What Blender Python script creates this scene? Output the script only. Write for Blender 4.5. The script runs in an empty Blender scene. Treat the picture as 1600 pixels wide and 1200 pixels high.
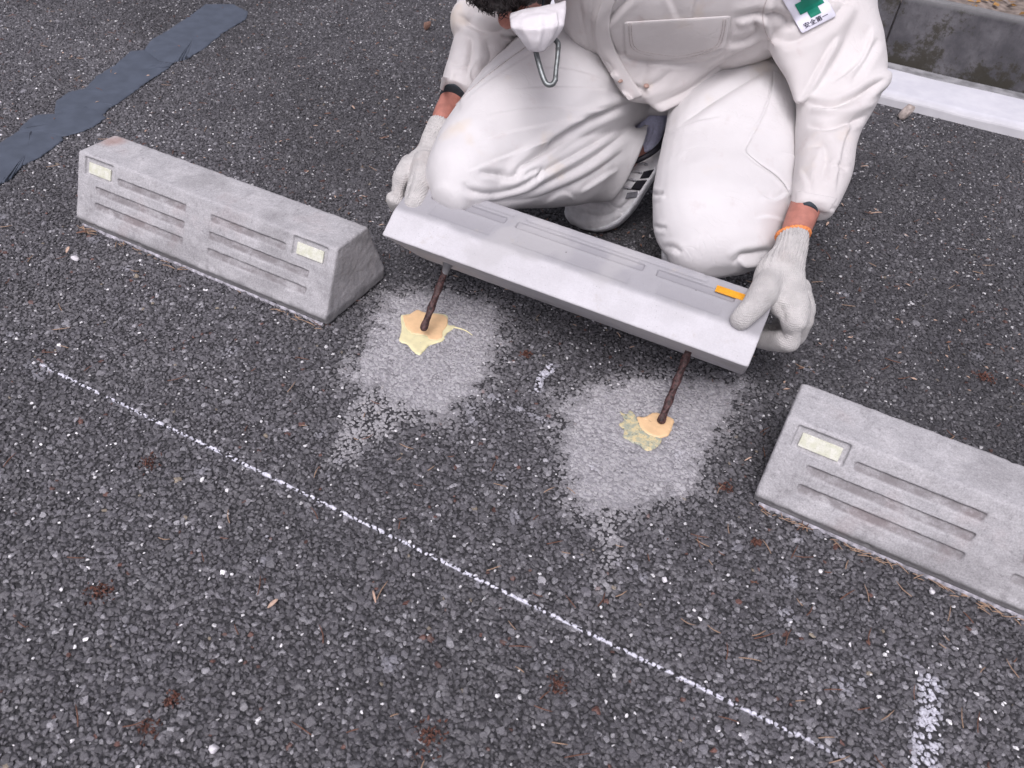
import bpy, bmesh, math, random
import numpy as np
from mathutils import Vector, Matrix, noise as mnoise
from mathutils.bvhtree import BVHTree
random.seed(7); RNG = np.random.default_rng(7)
D = bpy.data; scn = bpy.context.scene; COL = scn.collection

# ------------------------------------------------------------------ camera
CH, PITCH, YAW, ROLL, FPX = 0.882237, 0.734344, -0.418265, 0.098419, 1243.337
cp, sp = math.cos(PITCH), math.sin(PITCH)
FWD = np.array([math.sin(YAW)*cp, math.cos(YAW)*cp, -sp])
_r = np.array([math.cos(YAW), -math.sin(YAW), 0.0]); _u = np.cross(_r, FWD)
RT = math.cos(ROLL)*_r + math.sin(ROLL)*_u
UP = -math.sin(ROLL)*_r + math.cos(ROLL)*_u
EYE = np.array([0, 0, CH])
cam_d = D.cameras.new('camera'); cam = D.objects.new('camera', cam_d); COL.objects.link(cam)
cam.matrix_world = Matrix(((RT[0], UP[0], -FWD[0], 0), (RT[1], UP[1], -FWD[1], 0), (RT[2], UP[2], -FWD[2], CH), (0, 0, 0, 1)))
cam_d.sensor_width = 36; cam_d.lens = 36*FPX/1600; cam_d.clip_start = 0.02; cam_d.clip_end = 500
cam_d.dof.use_dof = True; cam_d.dof.focus_distance = 1.35; cam_d.dof.aperture_fstop = 9
scn.camera = cam

# ------------------------------------------------------------------ light
SUN_EL, SUN_AZ = math.radians(56), math.radians(168)     # azimuth measured clockwise from +Y
w = D.worlds.new('World'); scn.world = w; w.use_nodes = True
nt = w.node_tree; nt.nodes.clear()
sky = nt.nodes.new('ShaderNodeTexSky'); sky.sky_type = 'NISHITA'; sky.sun_disc = False
sky.sun_elevation = SUN_EL; sky.sun_rotation = SUN_AZ; sky.air_density = 1.0; sky.dust_density = 6.0; sky.ozone_density = 1.0
hs = nt.nodes.new('ShaderNodeHueSaturation'); hs.inputs['Saturation'].default_value = 0.22
tintn = nt.nodes.new('ShaderNodeMixRGB'); tintn.blend_type = 'MULTIPLY'; tintn.inputs[0].default_value = 1
tintn.inputs[2].default_value = (0.99, 0.955, 1.045, 1)
bg = nt.nodes.new('ShaderNodeBackground'); bg.inputs[1].default_value = 0.122
out = nt.nodes.new('ShaderNodeOutputWorld')
nt.links.new(sky.outputs[0], hs.inputs['Color']); nt.links.new(hs.outputs[0], tintn.inputs[1])
nt.links.new(tintn.outputs[0], bg.inputs[0]); nt.links.new(bg.outputs[0], out.inputs[0])
sd = D.lights.new('sun', 'SUN'); sd.energy = 1.35; sd.angle = math.radians(28); sd.color = (1, 0.965, 0.985)
sun = D.objects.new('sun', sd); COL.objects.link(sun)
sv = Vector((math.sin(SUN_AZ)*math.cos(SUN_EL), math.cos(SUN_AZ)*math.cos(SUN_EL), math.sin(SUN_EL)))
sun.rotation_euler = sv.to_track_quat('Z', 'Y').to_euler(); sun.location = sv*20
scn.view_settings.view_transform = 'Standard'; scn.view_settings.look = 'None'
scn.view_settings.exposure = 0.10; scn.view_settings.gamma = 1; scn.view_settings.use_curve_mapping = False
scn.render.engine = 'CYCLES'

# ------------------------------------------------------------------ projection helpers
def at(x, y, d):
    "world point seen at photo pixel (x, y), d metres along the view axis"
    return EYE + d*(FWD + RT*((x-800)/FPX) - UP*((y-600)/FPX))
def gnd(x, y, z=0.0):
    v = FWD + RT*((x-800)/FPX) - UP*((y-600)/FPX)
    return EYE + v*((z-EYE[2])/v[2])
def pix(P):
    d = P-EYE; zz = d@FWD
    return np.stack([800+FPX*(d@RT)/zz, 600-FPX*(d@UP)/zz], -1), zz

# ------------------------------------------------------------------ object helpers
def tag(o, label=None, cat=None, group=None, kind=None):
    if label: o['label'] = label
    if cat: o['category'] = cat
    if group: o['group'] = group
    if kind: o['kind'] = kind
    return o
def link(name, me, mat=None, parent=None, smooth=False):
    o = D.objects.new(name, me); COL.objects.link(o)
    if mat:
        me.materials.clear(); me.materials.append(mat)
    if parent: o.parent = parent; o.matrix_parent_inverse = parent.matrix_world.inverted()
    if smooth: me.shade_smooth()
    return o
def empty(name, loc=(0, 0, 0), rot=None):
    o = D.objects.new(name, None); o.empty_display_size = .05; COL.objects.link(o); o.location = loc
    if rot is not None: o.rotation_euler = rot
    o.matrix_world = Matrix.LocRotScale(Vector(loc), o.rotation_euler.copy(), None)
    return o
def mesh_np(name, V, F):
    me = D.meshes.new(name); me.from_pydata([tuple(map(float, v)) for v in V], [], [tuple(map(int, f)) for f in F]); me.update()
    return me
def bm_mesh(bm, name):
    me = D.meshes.new(name); bm.to_mesh(me); bm.free(); return me
def join_vf(parts):
    V = []; F = []; n = 0
    for v, f in parts:
        V += [tuple(q) for q in v]; F += [tuple(i+n for i in g) for g in f]; n += len(v)
    return V, F
def modmesh(me, mods, name='tmp'):
    "apply a list of (type, settings) modifiers to a mesh and return the result"
    o = D.objects.new(name, me); COL.objects.link(o)
    for t, s in mods:
        m = o.modifiers.new(t, t)
        for k, v in s.items(): setattr(m, k, v)
    dg = bpy.context.evaluated_depsgraph_get(); dg.update()
    r = D.meshes.new_from_object(o.evaluated_get(dg), preserve_all_data_layers=False, depsgraph=dg)
    D.objects.remove(o); r.name = name
    return r
def get_co(me):
    a = np.empty(len(me.vertices)*3); me.vertices.foreach_get('co', a); return a.reshape(-1, 3)
def set_co(me, a):
    me.vertices.foreach_set('co', a.ravel()); me.update()
def get_no(me):
    a = np.empty(len(me.vertices)*3); me.vertex_normals.foreach_get('vector', a); return a.reshape(-1, 3)
def box_vf(x0, x1, y0, y1, z0, z1):
    V = [(x, y, z) for x in (x0, x1) for y in (y0, y1) for z in (z0, z1)]
    F = [(0, 1, 3, 2), (4, 6, 7, 5), (0, 4, 5, 1), (2, 3, 7, 6), (0, 2, 6, 4), (1, 5, 7, 3)]
    return V, F
def catmull(P, m):
    P = np.array(P, float); n = len(P); out = []
    for i in range(n-1):
        p0 = P[max(i-1, 0)]; p1 = P[i]; p2 = P[i+1]; p3 = P[min(i+2, n-1)]
        for k in range(m):
            t = k/m
            out.append(.5*((2*p1)+(-p0+p2)*t+(2*p0-5*p1+4*p2-p3)*t*t+(-p0+3*p1-3*p2+p3)*t**3))
    out.append(P[-1]); return np.array(out)
def loft(C, A, B, n=32, sub=6, cap=(1, 1), pw=1.0):
    "skin of elliptical rings: centres C, half axes A and B; cap = rounded end factor (0 = flat)"
    S = catmull(np.hstack([C, A, B]), sub)
    C, A, B = S[:, :3], S[:, 3:6], S[:, 6:9]
    rows = [(c, a, b) for c, a, b in zip(C, A, B)]
    def capr(c, a, b, dirn, k):
        h = min(np.linalg.norm(a), np.linalg.norm(b))*k; r = []
        for q in (.25, .5, .7, .85, .95):
            r.append((c+dirn*h*q, a*math.sqrt(1-q*q), b*math.sqrt(1-q*q)))
        return r
    if cap[0]:
        d = C[0]-C[1]; d /= np.linalg.norm(d); rows = capr(*rows[0], d, cap[0])[::-1]+rows
    if cap[1]:
        d = C[-1]-C[-2]; d /= np.linalg.norm(d); rows = rows+capr(*rows[-1], d, cap[1])
    V = []; F = []
    for c, a, b in rows:
        for i in range(n):
            t = 2*math.pi*i/n; ct, st = math.cos(t), math.sin(t)
            ct = math.copysign(abs(ct)**pw, ct); st = math.copysign(abs(st)**pw, st)
            V.append(tuple(c+a*ct+b*st))
    for j in range(len(rows)-1):
        for i in range(n):
            F.append((j*n+i, j*n+(i+1) % n, (j+1)*n+(i+1) % n, (j+1)*n+i))
    F.append(tuple(range(n))[::-1]); F.append(tuple((len(rows)-1)*n+i for i in range(n)))
    return V, F
def pxloft(S, **k):
    "sections (lx, ly, rx, ry, depth, thickness[, depth offset of the right edge]) traced as silhouette edges"
    L = np.array([at(s[0], s[1], s[4]-(s[6] if len(s) > 6 else 0)) for s in S]); R = np.array([at(s[2], s[3], s[4]+(s[6] if len(s) > 6 else 0)) for s in S])
    C = (L+R)/2; A = (R-L)/2; B = []
    for i in range(len(S)):
        T = C[min(i+1, len(S)-1)]-C[max(i-1, 0)]
        b = np.cross(T, A[i]); b /= np.linalg.norm(b); B.append(b*S[i][5]/2)
    return loft(C, A, np.array(B), **k)
def tube_vf(P, R, n=12, sub=5, cap=(1, 1)):
    P = np.array(P, float); R = np.array(R, float) if np.ndim(R) else np.full(len(P), R)
    ref = np.array([.31, .2, .93]); A = []; B = []
    for i in range(len(P)):
        T = P[min(i+1, len(P)-1)]-P[max(i-1, 0)]; T /= np.linalg.norm(T)
        a = np.cross(T, ref)
        if np.linalg.norm(a) < .15: a = np.cross(T, [1, 0, 0])
        a /= np.linalg.norm(a); b = np.cross(T, a); A.append(a*R[i]); B.append(b*R[i])
    return loft(P, np.array(A), np.array(B), n=n, sub=sub, cap=cap)
def ell_vf(c, ax, n=24, m=16):
    "ellipsoid, ax = 3 half-axis vectors"
    c = np.array(c, float); ax = np.array(ax, float); V = []; F = []
    for j in range(1, m):
        ph = math.pi*j/m
        for i in range(n):
            t = 2*math.pi*i/n
            V.append(tuple(c+ax[0]*math.sin(ph)*math.cos(t)+ax[1]*math.sin(ph)*math.sin(t)+ax[2]*math.cos(ph)))
    for j in range(m-2):
        for i in range(n): F.append((j*n+i, (j+1)*n+i, (j+1)*n+(i+1) % n, j*n+(i+1) % n))
    F.append(tuple(range(n))); F.append(tuple((m-2)*n+i for i in range(n))[::-1])
    return V, F
def blend(parts, voxel=.006, it=6, name='blend', fac=.5):
    "voxel union of several closed shapes, then smoothed: one continuous surface"
    V, F = join_vf(parts); me = mesh_np(name, V, F)
    bm = bmesh.new(); bm.from_mesh(me); bmesh.ops.recalc_face_normals(bm, faces=bm.faces); bm.to_mesh(me); bm.free()
    return modmesh(me, [('REMESH', dict(mode='VOXEL', voxel_size=voxel, use_smooth_shade=True)), ('SMOOTH', dict(iterations=it, factor=fac))], name)
def folds(me, F, amp=1.4):
    "press creases and ridges into a cloth mesh; each fold = (photo polyline, amplitude m, width px, kind)"
    co = get_co(me); no = get_no(me); uv, dep = pix(co)
    v = EYE-co; v /= np.linalg.norm(v, axis=1)[:, None]
    face = np.clip(((no*v).sum(1))*2.2, 0, 1)
    dsp = np.zeros(len(co))
    for pl, a, wd, kind in F:
        P = catmull([tuple(p) for p in pl], 8)[:, :2] if len(pl) > 2 else np.array(pl, float)
        seg = P[1:]-P[:-1]; ln = np.linalg.norm(seg, axis=1); cum = np.concatenate([[0], np.cumsum(ln)]); tot = cum[-1]
        lo = P.min(0)-3*wd; hi = P.max(0)+3*wd
        idx = np.where((uv[:, 0] > lo[0]) & (uv[:, 0] < hi[0]) & (uv[:, 1] > lo[1]) & (uv[:, 1] < hi[1]) & (face > 0))[0]
        if not len(idx): continue
        q = uv[idx]; best = np.full(len(q), 1e9); sg = np.zeros(len(q)); tt = np.zeros(len(q))
        for i in range(len(seg)):
            if ln[i] < 1e-6: continue
            r = q-P[i]; t = np.clip((r@seg[i])/ln[i]**2, 0, 1)
            dd = np.linalg.norm(r-t[:, None]*seg[i], axis=1)
            s = np.sign(seg[i][0]*r[:, 1]-seg[i][1]*r[:, 0])
            m = dd < best; best[m] = dd[m]; sg[m] = s[m]; tt[m] = (cum[i]+t[m]*ln[i])/tot
        env = np.clip(np.minimum(tt, 1-tt)*5, 0, 1)**.7 if kind[-1] != '!' else 1.0
        x = best/wd; k = kind[0]
        if k == 'v': f = -np.exp(-1.5*x)+.40*np.exp(-(x-1.7)**2)          # crease
        elif k == 'r': f = np.exp(-x*x)                                  # ridge
        else: f = sg*np.tanh(x*3.0)*np.exp(-x*1.1)*1.1                               # step, raised on the right of the stroke
        dsp[idx] += a*amp*f*env*face[idx]
    set_co(me, co+no*dsp[:, None])
def crumple(me, amp, scale, seed=0, stretch=(1, 1, 1)):
    co = get_co(me); no = get_no(me); s = Vector(stretch)
    d = np.array([mnoise.noise(Vector((c[0]*s[0]*scale+seed, c[1]*s[1]*scale, c[2]*s[2]*scale))) for c in co])
    set_co(me, co+no*(d*amp)[:, None])

# ------------------------------------------------------------------ material helpers
class NT:
    def __init__(s, name):
        s.m = D.materials.new(name); s.m.use_nodes = True; s.t = s.m.node_tree; s.t.nodes.clear()
        s.out = s.n('ShaderNodeOutputMaterial'); s.b = s.n('ShaderNodeBsdfPrincipled'); s.l(s.b.outputs[0], s.out.inputs[0])
        s.tc = s.n('ShaderNodeTexCoord'); s.geo = s.n('ShaderNodeNewGeometry')
    def n(s, t, **k):
        x = s.t.nodes.new(t)
        for a, v in k.items(): setattr(x, a, v)
        return x
    def l(s, a, b): s.t.links.new(a, b)
    def put(s, sock, v):
        if hasattr(v, 'is_linked') or isinstance(v, bpy.types.NodeSocket): s.l(v, sock)
        elif isinstance(v, tuple) and len(v) == 3 and sock.type == 'RGBA': sock.default_value = (*v, 1)
        elif sock.type == 'RGBA' and not isinstance(v, tuple): sock.default_value = (v, v, v, 1)
        else: sock.default_value = v
    def math(s, op, a, b=0.0, c=0.0, clamp=False):
        x = s.n('ShaderNodeMath', operation=op, use_clamp=clamp)
        s.put(x.inputs[0], a); s.put(x.inputs[1], b); s.put(x.inputs[2], c); return x.outputs[0]
    def mix(s, f, a, b, mode='MIX'):
        x = s.n('ShaderNodeMixRGB', blend_type=mode); s.put(x.inputs[0], f); s.put(x.inputs[1], a); s.put(x.inputs[2], b); return x.outputs[0]
    def ramp(s, v, a, b, lo=0.0, hi=1.0):
        x = s.n('ShaderNodeMapRange', interpolation_type='SMOOTHSTEP'); s.put(x.inputs[0], v)
        for i, q in enumerate((a, b, lo, hi)): x.inputs[i+1].default_value = q
        return x.outputs[0]
    def noise(s, vec, sc, det=4, rough=.55, dist=0):
        x = s.n('ShaderNodeTexNoise'); s.put(x.inputs['Vector'], vec); x.inputs['Scale'].default_value = sc
        x.inputs['Detail'].default_value = det; x.inputs['Roughness'].default_value = rough; x.inputs['Distortion'].default_value = dist; return x.outputs['Fac']
    def vor(s, vec, sc, feat='F1', outp='Distance'):
        x = s.n('ShaderNodeTexVoronoi', feature=feat); s.put(x.inputs['Vector'], vec); x.inputs['Scale'].default_value = sc; return x.outputs[outp]
    def mapv(s, vec, scale=(1, 1, 1), rot=(0, 0, 0)):
        x = s.n('ShaderNodeMapping'); s.l(vec, x.inputs['Vector']); x.inputs['Scale'].default_value = scale; x.inputs['Rotation'].default_value = rot; return x.outputs[0]
    def bump(s, h, st=.3, dist=.001, nrm=None):
        x = s.n('ShaderNodeBump'); s.put(x.inputs['Height'], h); x.inputs['Strength'].default_value = st; x.inputs['Distance'].default_value = dist
        if nrm is not None: s.l(nrm, x.inputs['Normal'])
        return x.outputs[0]
    def done(s, col=None, rough=.8, normal=None, spec=.5, metal=0.0, **k):
        if col is not None: s.put(s.b.inputs['Base Color'], col)
        s.put(s.b.inputs['Roughness'], rough); s.b.inputs['Metallic'].default_value = metal; s.put(s.b.inputs['Specular IOR Level'], spec)
        if normal is not None: s.l(normal, s.b.inputs['Normal'])
        for a, v in k.items(): s.put(s.b.inputs[a.replace('_', ' ')], v)
        return s.m
def simple(name, col, rough=.7, spec=.4, sc=60, var=.15, bump=.0, metal=0.0):
    s = NT(name); nz = s.noise(s.tc.outputs['Object'], sc, 5)
    c = s.mix(s.ramp(nz, .3, .7), tuple(q*(1-var) for q in col), tuple(min(1, q*(1+var)) for q in col))
    nr = s.bump(s.noise(s.tc.outputs['Object'], sc*4, 3), bump, .0006) if bump else None
    return s.done(c, rough, nr, spec, metal)

# ------------------------------------------------------------------ ground: base sheet, embedded stones, marks
CHY = lambda x: .5365+.0085*(x+.36)                       # the long chalk line in plan
def in_poly(P, poly):
    P = np.asarray(P); poly = np.asarray(poly); c = np.zeros(len(P), bool); j = len(poly)-1
    for i in range(len(poly)):
        a, b = poly[i], poly[j]
        m = ((a[1] > P[:, 1]) != (b[1] > P[:, 1])) & (P[:, 0] < (b[0]-a[0])*(P[:, 1]-a[1])/(b[1]-a[1]+1e-12)+a[0])
        c ^= m; j = i
    return c
def sd_poly(P, poly):
    "signed distance, positive inside"
    P = np.asarray(P); poly = np.asarray(poly); d = np.full(len(P), 1e9)
    for i in range(len(poly)):
        a = poly[i]; b = poly[(i+1) % len(poly)]; e = b-a; r = P-a
        t = np.clip((r@e)/(e@e), 0, 1); d = np.minimum(d, np.linalg.norm(r-t[:, None]*e, axis=1))
    return np.where(in_poly(P, poly), d, -d)
def fbm(P, sc, seed=0.0):
    return np.array([mnoise.fractal(Vector((p[0]*sc+seed, p[1]*sc, seed)), .9, 2.1, 4) for p in P])
gp = lambda pts: np.array([gnd(x, y)[:2] for x, y in pts])
PATCH_L = gp([(612, 462), (700, 452), (775, 478), (768, 540), (735, 612), (688, 652), (630, 622), (552, 590), (585, 520)])
PATCH_R = gp([(880, 628), (960, 600), (1050, 590), (1155, 600), (1125, 660), (1085, 715), (1078, 760), (1010, 782), (905, 790), (890, 700)])
TAIL_L = gp([(600, 560), (690, 640), (560, 720), (500, 740), (520, 660)])
TAIL_R = gp([(900, 730), (1000, 740), (990, 830), (960, 930), (930, 930), (920, 830)])
WIDE = gp([(1444, 1050), (1478, 1062), (1474, 1140), (1466, 1215), (1420, 1215), (1432, 1120)])
SHORT = gp([(863, 563), (870, 570), (850, 592), (843, 610), (832, 610), (840, 588)])
FAINT = gp([(760, 617), (765, 614), (862, 658), (860, 664)])
SCRIB = gp([(30, 566), (75, 560), (95, 580), (55, 590)])

def stone_variant(k):
    r = np.random.default_rng(100+k); bm = bmesh.new()
    for i in range(15):
        v = r.normal(size=3); v /= np.linalg.norm(v); v *= r.uniform(.85, 1.1)
        bm.verts.new((v[0]*r.uniform(.85, 1.15), v[1]*.85, v[2]*.62))
    bmesh.ops.convex_hull(bm, input=bm.verts)
    loose = [v for v in bm.verts if not v.link_faces]; bmesh.ops.delete(bm, geom=loose, context='VERTS')
    bmesh.ops.recalc_face_normals(bm, faces=bm.faces)
    me = bm_mesh(bm, 'stone_shape'); me = modmesh(me, [('BEVEL', dict(width=.13, segments=1, limit_method='NONE', affect='EDGES'))], 'stone_shape')
    return me
def stone_material():
    s = NT('tarred_stone'); pos = s.geo.outputs['Position']
    a = lambda nm: s.n('ShaderNodeAttribute', attribute_type='INSTANCER', attribute_name=nm).outputs
    tint = a('tint')['Color']; dust = a('dust')['Fac']; ck = a('chalk')['Fac']
    n1 = s.noise(pos, 900, 3, .7); n2 = s.noise(pos, 160, 4, .6)
    col = s.mix(s.ramp(n1, .35, .7), s.mix(1.0, tint, (.62, .62, .62), 'MULTIPLY'), s.mix(1.0, tint, (1.35, 1.33, 1.37), 'MULTIPLY'))
    sep = s.n('ShaderNodeSeparateXYZ'); s.l(pos, sep.inputs[0]); X, Y, Z = sep.outputs
    nup = s.n('ShaderNodeSeparateXYZ'); s.l(s.geo.outputs['Normal'], nup.inputs[0])
    # grey cement dust that was brushed over the stones around the anchor holes
    dm = s.math('ADD', dust, s.math('MULTIPLY', s.math('SUBTRACT', n2, .5), .7)); dm = s.ramp(dm, .12, .85)
    dm = s.math('MULTIPLY', dm, s.ramp(nup.outputs[2], -.5, .3))
    col = s.mix(s.math('MULTIPLY', dm, .92), col, s.mix(n1, (.36, .352, .366), (.49, .48, .495)))
    # light film of dust lying on the upper faces of all stones
    film = s.math('MULTIPLY', s.ramp(s.noise(pos, 7, 3), .42, .7), s.math('MULTIPLY', s.ramp(nup.outputs[2], .55, .95), .22))
    col = s.mix(film, col, (.2, .195, .2))
    # chalk rubbed on the tops only
    wob = s.math('MULTIPLY', s.math('SUBTRACT', s.noise(pos, 60, 3), .5), .0022)
    yl = s.math('ADD', s.math('MULTIPLY', X, .0085), .5365+.0085*.36)
    dy = s.math('ABSOLUTE', s.math('ADD', s.math('SUBTRACT', Y, yl), wob))
    line = s.math('SUBTRACT', 1.0, s.ramp(dy, .0014, .0034))
    line = s.math('MULTIPLY', line, s.math('MULTIPLY', s.ramp(X, -1.085, -1.04), s.math('SUBTRACT', 1.0, s.ramp(X, .10, .28, 0, .75))))
    line = s.math('MULTIPLY', line, s.ramp(Z, -.0046, -.0024))
    line = s.math('MULTIPLY', line, s.ramp(s.math('ADD', s.noise(pos, 420, 2), s.math('MULTIPLY', s.noise(pos, 22, 2), .5))  , .10, .30))
    halo = s.math('MULTIPLY', s.math('SUBTRACT', 1.0, s.ramp(dy, .002, .010)), s.math('MULTIPLY', s.ramp(n2, .5, .75), .25))
    cm = s.math('MULTIPLY', s.math('MULTIPLY', s.math('MULTIPLY', ck, .8), s.ramp(Z, -.0054, -.0026)), s.ramp(s.noise(pos, 350, 3), .26, .52))
    mx = s.math('MAXIMUM', s.math('MAXIMUM', line, cm), halo)
    col = s.mix(mx, col, (.70, .70, .78))
    rg = s.mix(s.math('MAXIMUM', mx, dm), s.ramp(n1, .2, .8, .38, .62), .9)
    nr = s.bump(s.math('ADD', n1, s.math('MULTIPLY', n2, .8)), .55, .0009)
    return s.done(col, rg, nr, .5)
def base_material():
    s = NT('asphalt_binder'); p = s.geo.outputs['Position']
    v = s.vor(p, 165, 'F1'); n = s.noise(p, 500, 4)
    col = s.mix(s.ramp(v, .1, .6), (.095, .092, .102), (.044, .043, .047))
    cd = s.vor(p, 165, 'F1', 'Color'); sp_ = s.n('ShaderNodeSeparateColor'); s.l(cd, sp_.inputs[0])
    col = s.mix(s.ramp(sp_.outputs[0], .93, .98), col, (.15, .145, .155))
    return s.done(col, .75, s.bump(s.math('ADD', s.math('MULTIPLY', v, -1.0), s.math('MULTIPLY', n, .3)), 1.0, .005), .4)

def build_ground():
    mb = base_material(); ms = stone_material()
    bm = bmesh.new(); g = 40
    V, F = [], []
    xs = np.linspace(-60, 60, 13); 
    me = mesh_np('asphalt', [(-60, -60, -.0038), (60, -60, -.0038), (60, 2.60, -.0038), (-60, 2.60, -.0038)], [(0, 1, 2, 3)])
    bm.free()
    tag(link('asphalt', me, mb), 'dark coarse porous asphalt of the parking lot', kind='structure')
    variants = [D.objects.new('stone_shape', stone_variant(k)) for k in range(10)]
    for v in variants: v.data.materials.append(ms)
    # positions: a jittered grid over what the camera can see and a margin around it
    sp1 = .0059
    gx, gy = np.meshgrid(np.arange(-3.6, 1.6, sp1), np.arange(-.35, 2.58, sp1*.9))
    P = np.stack([gx.ravel(), gy.ravel()], 1); P[:, 0] += (np.arange(len(P))//gx.shape[1] % 2)*sp1/2
    P += RNG.normal(0, .0017, P.shape)
    P3 = np.hstack([P, np.zeros((len(P), 1))]); uv, dep = pix(P3)
    ok = (dep > .25) & (uv[:, 0] > -620) & (uv[:, 0] < 2300) & (uv[:, 1] > -160) & (uv[:, 1] < 2000) & (P[:, 1] < 2.565)
    P = P[ok]; n = len(P)
    size = np.clip(RNG.lognormal(math.log(.0037), .31, n), .0018, .0080)
    big = RNG.random(n) < .05; size[big] *= 1.35
    z = RNG.normal(-.0022, .0007, n)-size*.32+fbm(P, 5)*.0006
    # colours
    u = RNG.random(n); base = RNG.uniform(.062, .106, n)*RNG.choice([1, 1, 1, 1.3, .85], n)
    T = np.stack([base*1.0, base*.975, base*1.05, np.ones(n)], 1)
    m = u < .075; T[m, :3] = RNG.uniform(.12, .26, (m.sum(), 1))*np.array([1, .99, 1.04])
    m = (u > .075) & (u < .082); T[m, :3] = np.array([.11, .055, .045])*RNG.uniform(.6, 1.2, (m.sum(), 1))
    m = (u > .088) & (u < .090); T[m, :3] = np.array([.2, .17, .13])
    m = (u > .094) & (u < .114+.022*np.clip(P[:, 1]-.8, 0, 1)); T[m, :3] = RNG.uniform(.4, .75, (m.sum(), 1)); size[m] *= .62; z[m] += .0012
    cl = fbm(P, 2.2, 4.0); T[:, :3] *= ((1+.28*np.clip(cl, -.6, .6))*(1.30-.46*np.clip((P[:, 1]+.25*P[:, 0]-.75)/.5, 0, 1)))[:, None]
    dust = np.zeros(n); e = fbm(P, 34, 2.0)*.022+fbm(P, 90, 9.0)*.010
    for pl, wd, k in ((PATCH_L, .020, 1.0), (PATCH_R, .020, 1.0), (TAIL_L, .045, .62), (TAIL_R, .045, .60)):
        dust = np.maximum(dust, k*np.clip((sd_poly(P, pl)+e+wd*.4)/wd, 0, 1))
    near = np.maximum(sd_poly(P, PATCH_L), sd_poly(P, PATCH_R)); dust = np.maximum(dust, .50*np.clip(1+(near+e)/.075, 0, 1))
    chalk = np.zeros(n)
    for pl, wd, k in ((WIDE, .012, 1.0), (SHORT, .006, 1.0), (FAINT, .004, .35), (SCRIB, .012, .22)):
        chalk = np.maximum(chalk, k*np.clip((sd_poly(P, pl)+e*.25+wd*.5)/wd, 0, 1))
    for _ in range(110):          # worn specks of old white paint
        q = np.array([RNG.uniform(-2.0, .6), RNG.uniform(.1, 1.0)**1.0*RNG.choice([1, 1, 2.0])]); rr = RNG.uniform(.005, .018)
        chalk = np.maximum(chalk, RNG.uniform(.25, .6)*np.clip(1-np.linalg.norm(P-q, axis=1)/rr, 0, 1))
    R = RNG.uniform(-math.pi, math.pi, (n, 3)); R[:, :2] *= .12
    regions = {}
    line = (np.abs(P[:, 1]-CHY(P[:, 0])) < .0058) & (P[:, 0] > -1.08) & (P[:, 0] < .26)
    wide = sd_poly(P, WIDE) > -.002; short = sd_poly(P, SHORT) > -.003; faint = (sd_poly(P, FAINT) > -.003)
    rest = ~(line | wide | short | faint)
    def cloud(name, sel, kind, label, cat=None, group=None):
        me = D.meshes.new(name); me.vertices.add(int(sel.sum()))
        co = np.hstack([P[sel], z[sel][:, None]]); me.vertices.foreach_set('co', co.ravel())
        def att(nm, ty, key, arr): a = me.attributes.new(nm, ty, 'POINT'); a.data.foreach_set(key, np.ascontiguousarray(arr).ravel())
        att('tint', 'FLOAT_COLOR', 'color', T[sel].astype('f')); att('dust', 'FLOAT', 'value', dust[sel].astype('f')); att('chalk', 'FLOAT', 'value', chalk[sel].astype('f'))
        att('rot', 'FLOAT_VECTOR', 'vector', R[sel].astype('f')); att('size', 'FLOAT', 'value', size[sel].astype('f'))
        att('pick', 'INT', 'value', RNG.integers(0, 10, sel.sum()).astype('i'))
        o = D.objects.new(name, me); COL.objects.link(o)
        tr = D.node_groups.new('scatter_stones', 'GeometryNodeTree'); tr.interface.new_socket('Geometry', in_out='INPUT', socket_type='NodeSocketGeometry')
        tr.interface.new_socket('Geometry', in_out='OUTPUT', socket_type='NodeSocketGeometry')
        N = tr.nodes; L = tr.links; gi = N.new('NodeGroupInput'); go = N.new('NodeGroupOutput'); iop = N.new('GeometryNodeInstanceOnPoints'); jn = N.new('GeometryNodeJoinGeometry')
        for v in variants:
            oi = N.new('GeometryNodeObjectInfo'); oi.inputs['Object'].default_value = v; oi.inputs['As Instance'].default_value = True
            L.new(oi.outputs['Geometry'], jn.inputs[0])
        def na(nm, ty):
            x = N.new('GeometryNodeInputNamedAttribute'); x.data_type = ty; x.inputs['Name'].default_value = nm
            return [s_ for s_ in x.outputs if s_.enabled and s_.name == 'Attribute'][0]
        L.new(gi.outputs[0], iop.inputs['Points']); L.new(jn.outputs[0], iop.inputs['Instance']); iop.inputs['Pick Instance'].default_value = True
        L.new(na('pick', 'INT'), iop.inputs['Instance Index'])
        L.new(na('rot', 'FLOAT_VECTOR'), iop.inputs['Rotation']); L.new(na('size', 'FLOAT'), iop.inputs['Scale']); L.new(iop.outputs[0], go.inputs[0])
        md = o.modifiers.new('scatter', 'NODES'); md.node_group = tr
        me.materials.append(ms)
        return tag(o, label, cat, group, kind)
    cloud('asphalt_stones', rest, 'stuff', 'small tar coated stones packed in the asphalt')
    cloud('chalk_line', line, 'structure', 'long thin white chalk line running diagonally across the asphalt')
    cloud('chalk_mark', wide, 'structure', 'broad rubbed white chalk mark near the lower right corner of the ground')
    cloud('chalk_mark', short, 'structure', 'short white chalk tick between the two grey cement smears')
    cloud('chalk_mark', faint, 'structure', 'faint thin chalk stroke just below the short chalk tick')
    return variants

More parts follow.
